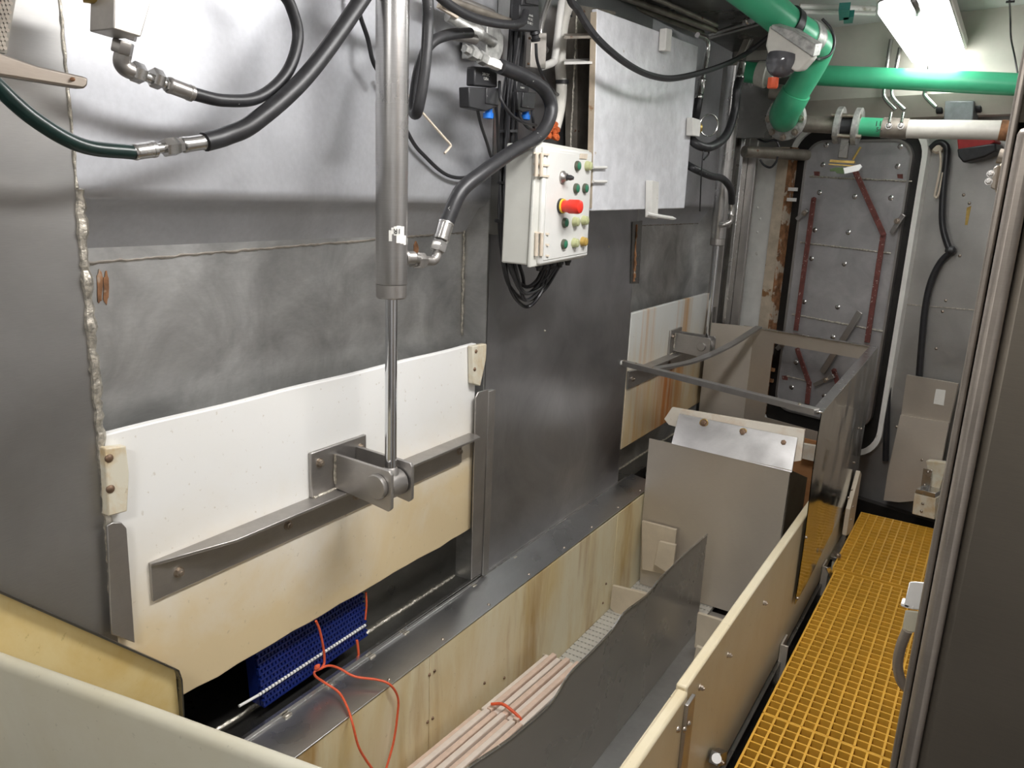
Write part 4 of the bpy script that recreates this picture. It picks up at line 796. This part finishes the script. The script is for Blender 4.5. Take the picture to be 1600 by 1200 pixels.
# belt in the trough: transverse modules with slots
BZ = -.305
bt = T('conveyor_belt', (.33, 2.6, BZ - .02), 'pale slotted modular conveyor belt in the bottom of the trough', 'conveyor belt')
y_ = .8; k = 0
beltmesh = None
while y_ < 3.9:
    if beltmesh is None:
        mb = MB(); mb.box((LX + .002, 0, BZ - .02), (.55, .030, BZ))
        x_ = LX + .012
        while x_ < .54:
            mb.box((x_, .030, BZ - .016), (x_ + .008, .038, BZ - .001)); x_ += .018
        mb2 = mb; L = V(bt['_loc']); me = bpy.data.meshes.new('belt_module'); me.from_pydata([v - L for v in mb.v], [], mb.f); me.materials.append(M['belt']); beltmesh = me
    o = bpy.data.objects.new('belt_module', beltmesh); COL.objects.link(o); o.parent = bt; o.location = (0, y_, 0); y_ += .038; k += 1
O('belt_bed', MB().box((LX, .8, BZ - .03), (.548, 3.95, BZ - .022)), 'beltslot', bt)
O('side_channel_floor', MB().box((.553, .96, BZ - .03), (.957, 3.48, BZ - .01)), 'ss_left', label='grey steel channel floor between the dark sheet and the cream side board', cat='floor plate')
# partitions
def divider(pts, lab, x=None, yv=None, t=.018):
    return O('divider', MB().prism([Y(*p, yv) for p in pts], (0, t, 0)), 'divider', label=lab, cat='divider', bev=.002)
divider([(957, 915), (1010, 928), (1000, 995), (953, 950)], 'tan divider plate standing across the belt in the middle of the trough', yv=3.17)
divider([(1030, 846), (1056, 852), (1050, 900), (1022, 882)], 'small tan divider plate at the far end of the trough belt', yv=3.42)
divider([(1003, 814), (1057, 828), (1050, 900), (1003, 890)], 'stained tan end board under the tan steel chute', yv=3.47)
divider([(1090, 958), (1135, 972), (1120, 1015), (1085, 1012)], 'pale divider plate between dark sheet and right board', yv=3.1)
divider([(1088, 1010), (1108, 1018), (1090, 1050), (1080, 1050)], 'low pale divider foot beside the dark sheet end', yv=2.9)
divider([(848, 1022), (895, 1036), (893, 1050), (846, 1036)], 'thin pale divider edge behind the bundle of slats', yv=2.50, t=.006)
# bundle of belt slats with orange cord
bz = -.16
sb = T('slat_bundle', Z(760, 1120, bz), 'stacked beige plastic belt slats tied with orange cord in the trough', 'slats')
A, Bp, Cc, D = Z(650, 1195, bz), Z(850, 1036, bz), Z(897, 1038, bz), Z(800, 1200, bz)
a0 = V((.165, 1.60, bz)); a1 = V((.215, 2.44, bz)); wd_ = .20
for i in range(7):
    off = V((.024 * i + .012 * (i > 2), 0, 0)); zz = (0, .012, .004, .016, .006, .018, .01)[i]
    for j in range(2): O('slat', MB().bar(a0.lerp(a1, j * .5) + off + V((0, 0, zz - j * .004)), a0.lerp(a1, .5 + j * .5 - .008 * (1 - j)) + off + V((0, random.uniform(-.01, .01), zz)), .021, .05), 'slatl' if (i + j) % 2 else 'slat', sb, bev=.003)
for i in range(7):
    off = V((.024 * i + .005, 0, -.055)); O('slat', MB().bar(a0 + off, a1 + off, .021, .05), 'slat', sb, bev=.003)
O('slat_prop', MB().box((.17, 1.7, BZ - .005), (.36, 2.3, bz - .078)), 'divider', sb)
O('cord', MB().tube(cr([Z(768, 1100, bz + .045), Z(785, 1100, bz + .058), Z(800, 1110, bz + .05), Z(814, 1124, bz + .03), Z(818, 1140, bz - .04)], 6), .0055, 8), 'orange', label='orange cord tied around the beige slat bundle', cat='cord')

# dark thin sheet with a wavy upper edge
sx = .55
top = [(722, 1208), (735, 1195), (790, 1158), (815, 1138), (860, 1098), (888, 1040 + 14), (920, 1022), (955, 985), (975, 957), (1010, 930), (1030, 905), (1050, 885), (1078, 858), (1105, 835)]
tp = [X(*p, sx) for p in top]; tp = [V((sx, .95, tp[0].z - .02)), V((sx, 1.2, tp[0].z))] + tp
sh = T('divider_sheet', (sx, 2.2, BZ), 'thin dark stainless divider sheet with wavy bright top edge in the middle', 'sheet')
bot = [V((sx, p.y, BZ - .02)) for p in tp]
mb = MB(); n = len(tp); th = V((.0025, 0, 0)); tt = cr(tp, 4)
tt = [V((sx, p.y, p.z)) for p in tt]; bb = [V((sx, p.y, BZ - .085)) for p in tt]; n = len(tt)
mb.add(tt + bb + [p + th for p in tt] + [p + th for p in bb], [f for i in range(n - 1) for f in ((i, i + 1, i + 1 + n, i + n), (i + 2 * n, i + 3 * n, i + 1 + 3 * n, i + 1 + 2 * n), (i, i + 2 * n, i + 1 + 2 * n, i + 1))] + [(n - 1, 2 * n - 1, 4 * n - 1, 3 * n - 1)])
O('sheet', mb, 'ss_sheet', sh)
O('rolled_edge', MB().tube([p + th / 2 + V((.001, 0, .001)) for p in tt], .0036, 6), 'ss_bright', sh)

# right poly board, two lengths
rb1 = T('side_board', (1.0, 1.3, 0), 'nearer cream poly side board with rounded top at the bottom edge', 'board')
rb2 = T('side_board', (1.0, 2.6, 0), 'long cream poly side board with bolts beside the yellow walkway', 'board')
yj = X(1075, 1077, 1.0).y
O('board', MB().box((.972, .95, -.06), (1.004, yj - .002, .455)), 'poly_board', rb1, bev=.008)
O('board', MB().box((.968, yj, -.08), (.998, 4.42, .462)), 'poly_board', rb2, bev=.006)
O('reflected_liner', MB().box((.958, yj, -.36), (.967, 3.48, .42)), 'poly_board', rb2)  # liner added to give the dark sheet a pale stripe to reflect
O('reflected_liner', MB().box((.958, .96, -.36), (.967, yj - .004, .42)), 'poly_board', rb1)
for p in ((1194, 942), (1138, 1023), (1094, 1074)): bolt(rb2, X(*p, .999), (1, 0, 0), .007, 'bolt', dome=False)
tm = T('machine_frame', (1.0, 2.5, -.3), 'dark steel frame rail under the long cream side board', 'frame')
O('rail', MB().box((.96, .9, -.16), (1.012, 4.42, -.083)), 'ss_dark', tm, bev=.002)
O('rail', MB().box((.99, .9, -.22), (1.03, 4.42, -.18)), 'void', tm)
gs = 'upright stainless struts on the cream side board'
for (a, b, c, lab) in (((1077, 1092), (1052, 1200), 14, 'nearest stainless upright strut with three dome bolts on the side board'),):
    s_ = T('board_strut', X(*a, 1.01), lab, 'strut')
    p = X(*a, 1.006); O('strut', MB().box((1.004, p.y - .028, -.25), (1.014, p.y + .028, p.z)), 'ss_part', s_, bev=.002)
    for q_ in ((1060, 1140), (1070, 1140), (1077, 1131)): bolt(s_, X(*q_, 1.015), (1, 0, 0), .008, 'bolt', dome=True)
for (px_, py_, lab, h) in ((1228, 1000, 'slim stainless upright strut between side board and walkway in the middle', .35), (1291, 880, 'stainless upright strut below the mirror-like hopper side', .30)):
    p = X(px_, py_, 1.01); s_ = T('board_strut', V((1.01, p.y, -.3)), lab, 'strut')
    O('strut', MB().box((1.00, p.y - .045, -.30), (1.008, p.y + .045, p.z)).box((1.008, p.y - .045, -.30), (1.03, p.y - .037, p.z)), 'ss_chute', s_, bev=.001)
cl_ = T('toggle_clamp', X(1130, 1180, 1.02), 'small steel clamp with white roller at the bottom of the side board', 'clamp')
O('roller', MB().cyl(X(1120, 1185, 1.0), X(1120, 1185, 1.03), .014, n=16), 'whiterod', cl_)
O('body', MB().prism([X(1127, 1178, 1.035), X(1137, 1174, 1.035), X(1135, 1196, 1.035), X(1122, 1198, 1.035)], (-.03, 0, 0)), 'ss_dark', cl_, bev=.002)
bolt(cl_, X(1125, 1190, 1.036), (1, 0, 0), .006)
# clamp block further along
sb2 = T('sensor_block', X(1320, 850, 1.05), 'pale block with steel cover plate bolted to the side board end', 'block')
cx0 = X(1318, 862, 1.04)
O('pale_block', MB().box((1.01, cx0.y - .13, cx0.z - .16), (1.075, cx0.y + .16, cx0.z)), 'poly_beige', sb2, bev=.006)
O('steel_cover', MB().box((1.0, cx0.y - .14, cx0.z), (1.08, cx0.y + .17, cx0.z + .02)), 'ss_bright', sb2, bev=.004)
O('white_pad', MB().box((1.075, cx0.y - .05, cx0.z - .12), (1.095, cx0.y + .15, cx0.z - .02)), 'whiterod', sb2, bev=.005)
O('hook_plate', MB().prism([X(1290, 888, 1.04), X(1296, 886, 1.04), X(1305, 908, 1.04), X(1299, 911, 1.04)], (.006, 0, 0)), 'ss_bright', sb2)
O('arm', MB().box((1.01, cx0.y - .36, cx0.z - .12), (1.04, cx0.y - .12, cx0.z - .09)), 'ss_dark', sb2)
for p in ((1310, 868), (1312, 872)): bolt(sb2, X(*p, 1.045), (0, -1, 0), .010)
gb = T('guide_plate', X(1325, 800, 1.02), 'tan edge plate with screws at the far end of the side board', 'plate')
O('plate', MB().prism([X(1338, 735, 1.02), X(1340, 740, 1.02), X(1326, 830, 1.02), X(1316, 835, 1.02), X(1322, 795, 1.02)], (.02, 0, 0)), 'divider', gb)
for p in ((1331, 765), (1326, 778), (1330, 812), (1333, 792)): bolt(gb, X(*p, 1.041), (1, 0, 0), .007, dome=True)

# ================================================================== HOPPER frame
HZ = .90
hpz = T('hopper', (.7, 3.8, .1), 'open stainless hopper frame with mirror-like right side and flanged rim', 'hopper')
F1 = Z(1285, 645, HZ); F2 = Z(1372, 543, HZ); F3 = Z(1190, 513, HZ)
hx = 1.010
fy = X(1285, 645, hx).y; by = X(1372, 543, hx).y; fz = X(1285, 645, hx).z; bz_ = X(1372, 543, hx).z
# side sheet in a few gentle waves
mb = MB(); ny, nz = 8, 10; vs = []
zb0, zb1 = .10, .17
for i in range(ny + 1):
    for j in range(nz + 1):
        t = i / ny; yy = fy + (by - fy) * t; zt_ = fz + (bz_ - fz) * t; z0_ = zb0 + (zb1 - zb0) * t
        vs.append((hx + .003 * math.sin(i * 1.1 + j * .6), yy, z0_ + (zt_ - z0_) * j / nz))
n0 = len(vs); vs2 = [(x - .003, y, z) for x, y, z in vs]; idx = lambda i, j: i * (nz + 1) + j
fs = []
for i in range(ny):
    for j in range(nz):
        f = (idx(i, j), idx(i + 1, j), idx(i + 1, j + 1), idx(i, j + 1)); fs += [f, tuple(n0 + k for k in f[::-1])]
O('side_sheet', mb.add(vs + vs2, fs), 'ss_mirror', hpz)
pA, pB = V((hx - .018, fy, fz)), V((hx - .018, by, bz_)); pC = Z(1190, 513, bz_ - .02)
O('side_rim', MB().bar(pA, pB, .04, .006), 'ss_bright', hpz, bev=.001)
O('rear_rim', MB().bar(pB, pC, .03, .006), 'ss_bright', hpz, bev=.001)
rd = (pC - pB); rz = V((0, 0, -1))
def RP(u, h): return pB + rd * u + rz * h       # rear sheet plane
hole_o = [RP(0, .0), RP(1.18, .0), RP(1.18, .62), RP(0, .62)]; hole_i = [RP(.06, .075), RP(.86, .075), RP(.86, .52), RP(.06, .52)]
O('rear_sheet', MB().ringprism(hole_o, hole_i, (0, .004, 0)), 'ss_chute', hpz)
fbL = X(974, 567, .003); fbR = V((hx - .02, fy, fz)); 
O('front_bar', MB().bar(fbL, fbR, .036, .024), 'ss_part', hpz, bev=.001)
O('left_sheet', MB().prism([X(1112, 540, .03), X(1140, 503, .03), X(1192, 520, .24), X(1190, 660, .24), X(1110, 640, .03)][0:0] or [V((.03, 4.60, .25)), V((.30, pC.y + .02, .25)), V((.30, pC.y + .02, .92)), V((.03, 4.60, .92))], (0, .004, 0)), 'ss_chute', hpz)
st0, st1, st2 = X(1018, 586, .18), Z(1080, 566, .87), pC + V((0, -.01, .01))
mb = MB(); pts_ = cr([V((.19, fbL.lerp(fbR, .19).y, fbL.lerp(fbR, .19).z + .005)), Z(1085, 564, .875), Z(1140, 540, .885), pC + V((-.01, -.02, .008))], 8)
for i in range(len(pts_) - 1): mb.bar(pts_[i], pts_[i + 1] + (pts_[i + 1] - pts_[i]) * .05, .040, .010)
O('strap', mb, 'ss_part', hpz)
for t in (.005, .085, .19, .93): bolt(hpz, fbL.lerp(fbR, t) + V((0, 0, .004)), (0, 0, 1), .008)
O('corner_clip', MB().bar(fbL.lerp(fbR, .90) + V((0, 0, .008)), fbR + V((0, 0, .008)), .03, .006), 'cpaint', hpz)
bolt(hpz, X(972, 567, .002), (1, 0, 0), .012, 'cpaint', 'weld_nub', dome=True)
for p in ((1346, 670), (1335, 723), (1247, 935), (1260, 840)): bolt(hpz, X(*p, hx + .003), (1, 0, 0), .006, dome=True)

# ================================================================== CHUTE inside
cy = 3.50
ch = T('chute', (.48, cy, -.2), 'tan dull stainless chute front with white flap plate on top', 'chute')
c_tl, c_tr = Y(1015, 685, cy), Y(1237, 735, cy)
O('front_plate', MB().prism([c_tl, c_tr, Y(1190, 1060, cy), V((c_tl.x, cy, -.30)) if False else V((Y(1190, 1060, cy).x - .02, cy, -.3)), V((.165, cy, -.3)), Y(1003, 820, cy)], (0, .004, 0)), 'ss_chute', ch)
O('side_plate', MB().prism([c_tr, V((c_tr.x + .02, cy + .30, c_tr.z - .12)), V((c_tr.x + .02, cy + .30, -.3)), V((Y(1190, 1060, cy).x, cy, -.3))], (-.004, 0, 0)), 'ss_dark', ch)
fy2 = cy + .09
O('flap_board', MB().prism([Y(1038, 655, fy2), Y(1050, 637, fy2 + .03), Y(1258, 672, fy2 + .03), Y(1252, 720, fy2 - .02), Y(1240, 722, fy2 - .03), Y(1045, 664, fy2)], (0, .02, .0)), 'poly_flap', ch, bev=.002)
O('flap_plate', MB().prism([Y(1062, 646, fy2 + .01), Y(1247, 684, fy2 + .01), Y(1238, 738, cy + .002), Y(1050, 693, cy + .002)], (0, -.006, 0)), 'ss_flap', ch, bev=.001)
for p in ((1100, 661), (1161, 676), (1225, 692)): bolt(ch, Y(*p, fy2 - .012), (0, -1, .5), .013, 'boltrust'); O('rust_ring', MB().prof(Y(*p, fy2 - .010), (0, -1, .5), [(0, .022), (.002, .020)], 16), 'brass', ch)
O('hopper_liner', MB().prism([Y(1200, 672, 4.36), Y(1300, 696, 4.36), Y(1285, 900, 4.36), Y(1200, 880, 4.36)], (0, .02, 0)), 'wood_poly', label='orange-brown liner board inside the hopper behind the chute', cat='board')
O('hopper_liner', MB().prism([Y(1255, 694, 4.28), Y(1300, 702, 4.28), Y(1300, 728, 4.28), Y(1252, 716, 4.28)], (0, .03, 0)), 'poly_flap', label='pale liner strip above the orange-brown board in the hopper', cat='board')

# ================================================================== NEAR BOARDS at the lower left
O('side_guide_board', MB().prism([X(-60, 898, .045), X(0, 925, .045), X(274, 1046, .045), X(282, 1132, .045), X(285, 1180, .045), X(-60, 1180, .045)], (-.022, 0, 0)), 'poly_yellow', label='yellow stained poly board with dark edge at the lower left', cat='board')
mb = MB(); ee = [X(-60, 897, .047), X(0, 924, .047), X(120, 977, .047), X(274, 1045, .047), X(279, 1060, .047), X(283, 1132, .047)]
for i in range(len(ee) - 1): mb.bar(ee[i], ee[i + 1], .004, .026, (1, 0, 0))
O('board_edging', mb, 'ss_dark', label='thin dark steel edging on top of the yellow board', cat='edging')
z8 = .80; e0, e1 = Z(-45, 1018, z8), Z(0, 1035, z8); e2, e3 = Z(200, 1107, z8), Z(450, 1200, z8); e4 = e3 + (e3 - e2) * .25
tops = [e0, e1, e2, e3, e4]; nrm = V((.1, -1, 0)).normalized()
mb = MB(); R0 = .016
prof_ = [(R0 * math.cos(math.radians(a)), R0 * math.sin(math.radians(a))) for a in range(0, 181, 30)]
ring = [(-R0, -.9)] + [(-c, s) for c, s in prof_] + [(R0, -.9)]
vs = []
for t in tops:
    for (o_, h_) in ring: vs.append(t + (-nrm) * (o_ + R0) * -1 * -1 + V((0, 0, h_ - R0)))
k = len(ring); fs = [(i * k + j, i * k + j + 1, (i + 1) * k + j + 1, (i + 1) * k + j) for i in range(len(tops) - 1) for j in range(k - 1)] + [tuple(range(k)), tuple(range((len(tops) - 1) * k, len(tops) * k))]
O('near_board', mb.add(vs, fs), 'poly_beige', label='beige rounded-top poly board closest to the camera at bottom left', cat='board')

# ================================================================== BLUE BELT ROLL with white rod and orange cord
bx0 = -.035
bl = T('belt_roll', X(480, 1060, bx0), 'dark blue modular belt piece with white rod lying under the near gate', 'belt')
TL, TR, BR, BL = X(397, 1015, bx0 - .02), X(566, 915, bx0 - .02), X(573, 992, bx0), X(411, 1105, bx0)
O('core', MB().hexa([BL + V((-.052, 0, 0)), BL + V((-.010, 0, 0)), BR + V((-.010, 0, 0)), BR + V((-.052, 0, 0)), TL + V((-.04, 0, 0)), TL + V((-.010, 0, 0)), TR + V((-.010, 0, 0)), TR + V((-.04, 0, 0))]), 'blue', bl)
nr, nc = 11, 34
def BP_(u, v): return (BL.lerp(BR, u)).lerp(TL.lerp(TR, u), v)
for r in range(nr):
    mb = MB(); v0 = r / nr
    a_, b_ = BP_(0, v0 + .02), BP_(1, v0 + .02); mb.bar(a_ + V((.001, 0, 0)), b_ + V((.001, 0, 0)), .012, .005)
    for c in range(nc):
        u_ = (c + (.5 if r % 2 else 0)) / nc
        if u_ < .985: mb.bar(BP_(u_ + .008, v0 + .02), BP_(u_ + .008, v0 + .085), .007, .012, (1, 0, 0))
    O('belt_module', mb, 'blue', bl)
ra, rb_ = BP_(-.02, .24), BP_(.985, .24)
ra = X(404, 1086, bx0 + .006); rb_ = X(572, 976, bx0 + .006); r0 = X(374, 1103, bx0 + .006)
O('rod', MB().cyl(r0, ra, .0040, n=10), 'whiterod', bl)
mb = MB(); nn = 38
for i in range(nn): mb.cyl(ra.lerp(rb_, (i + .15) / nn), ra.lerp(rb_, (i + .75) / nn), .0045, n=8)
O('rod_links', mb, 'whiterod', bl, label='white rod showing between the blue links')
lx = .012
oc = T('utility_cord', X(500, 1050, .02), 'orange cord tied round the blue belt and trailing over the ledge into the trough', 'cord')
mb = MB()
mb.tube(cr([X(494, 970, .005), X(500, 985, .004), X(506, 1015, .004), X(507, 1035, .006), X(503, 1043, .012)], 6), .0035, 8)
mb.tube(cr([X(503, 1044, .012), X(492, 1049, .016), X(494, 1057, .02), X(510, 1068, .035), X(530, 1082, .075), X(543, 1105, .125), X(551, 1130, .165), X(560, 1165, .18), X(572, 1187, .19), X(590, 1212, .21)], 8), .0035, 8)
mb.tube(cr([X(496, 1047, .014), X(513, 1040, .02), X(530, 1044, .03), X(555, 1057, .07), X(590, 1062, .12), X(610, 1070, .152), X(622, 1090, .155), X(621, 1120, .155), X(615, 1160, .16), X(604, 1200, .17)], 8), .0035, 8)
O('cord', mb, 'orange', oc)
O('knot', MB().prof(X(492, 1046, .016), (0, 1, .3), [(0, .003), (.006, .008), (.014, .007), (.02, .003)], 8), 'orange', oc)
oc2 = T('utility_cord', X(568, 950, -.03), 'short orange cord end hanging at the right end of the blue belt', 'cord')
O('cord', MB().tube(cr([X(572, 925, -.025), X(573, 945, -.022), X(571, 968, -.02)], 5), .003, 8).tube(cr([X(558, 1000, -.02), X(560, 1015, -.015), X(561, 1030, -.01)], 5), .004, 8).prof(X(558, 1028, -.01), (0, 1, -.2), [(0, .003), (.006, .007), (.012, .003)], 8), 'orange', oc2)

# ================================================================== GRATING walkway
def grating(y0, y1, x0, x1, label):
    mb = MB(); p = .0402; zt = 0.0; h = .03; nx = int(round((x1 - x0) / p)); ny = int(round((y1 - y0) / p))
    x1 = x0 + nx * p; 
    for i in range(nx + 1):
        x = x0 + i * p; a = .0035; b = .0022
        mb.hexa([(x - b, y0, zt - h), (x + b, y0, zt - h), (x + b, y1, zt - h), (x - b, y1, zt - h), (x - a, y0, zt), (x + a, y0, zt), (x + a, y1, zt), (x - a, y1, zt)])
    for j in range(ny + 1):
        y = y0 + (y1 - y0) * j / ny; a = .0030; b = .002
        for i in range(nx):
            xa, xb = x0 + i * p, x0 + (i + 1) * p; s1 = .0015 * math.sin(i * 2.1 + j * 1.3); sag = -.0015
            mb.hexa([(xa, y - b, zt - h), (xb, y - b, zt - h), (xb, y + b, zt - h), (xa, y + b, zt - h), (xa, y - a, zt + sag), (xb, y - a, zt + sag), (xb, y + a, zt + sag), (xa, y + a, zt + sag)])
    t = T('floor_grating', ((x0 + x1) / 2, (y0 + y1) / 2, -h), label, 'grating', 'yellow walkway gratings')
    O('grid', mb, 'grate', t, smooth=False)
grating(.90, 2.385, 1.06, 1.50, 'yellow moulded grating panel nearest the bottom edge of the walkway')
grating(2.392, 3.630, 1.06, 1.50, 'middle yellow moulded grating panel between the two seams')
grating(3.662, 4.47, 1.045, 1.50, 'farthest yellow moulded grating panel by the door end')
O('drip_pan', MB().box((1.045, .88, -.075), (1.56, 4.48, -.055)), 'wetpan', label='rusty brown wet pan showing through the yellow grating', cat='pan')
O('walkway_beam', MB().box((1.53, .88, -.40), (1.57, 4.6, -.03)), 'void', label='dark beam carrying the right side of the walkway', cat='beam')

# ================================================================== NEAR CABINET at the right
nc_ = T('near_cabinet', (1.75, 1.1, 0), 'big dark brown-grey steel cabinet filling the right edge', 'cabinet')
e = 1.476
O('body', MB().box((e + .032, 1.062, -.3), (2.2, 1.55, 1.745)), 'ss_cab', nc_, bev=.010)
O('edge_strip', MB().box((e + .010, 1.055, -.3), (e + .0315, 1.52, 1.74)), 'ss_cabedge', nc_, bev=.008)  # lighter steel on both strips puts light caught by the edge into colour
O('outer_strip', MB().box((e, 1.075, -.3), (e + .0085, 1.50, 2.50)), 'ss_cabedge', nc_, bev=.003)
O('upper_body', MB().box((e + .009, 1.12, 1.75), (2.2, 1.55, 2.50)), 'ss_cab', nc_)
hd = T('latch_handle', Y(1425, 950, 1.3), 'white latch with curved dark lever beside the near cabinet', 'handle')
O('white_latch', MB().prism([Y(1420, 908, 1.3), Y(1432, 908, 1.3), Y(1424, 952, 1.3), Y(1410, 950, 1.3)], (.075, .03, 0)).box(Y(1407, 948, 1.3), Y(1407, 948, 1.3) + V((.02, .02, .008))), 'whiterod', hd, bev=.003)
O('grip', MB().prism([Y(1414, 952, 1.3), Y(1430, 955, 1.3), Y(1420, 988, 1.3), Y(1408, 985, 1.3)], (.075, .03, 0)), 'poly_beige', hd, bev=.006)
O('curved_lever', MB().tube(cr([Y(1418, 985, 1.3), Y(1408, 1010, 1.3), Y(1403, 1040, 1.3), Y(1410, 1068, 1.3), Y(1425, 1080, 1.3)], 6), .008, 10), 'ss_cabedge', hd)
for o in list(bpy.data.objects):
    if '_loc' in o: del o['_loc']
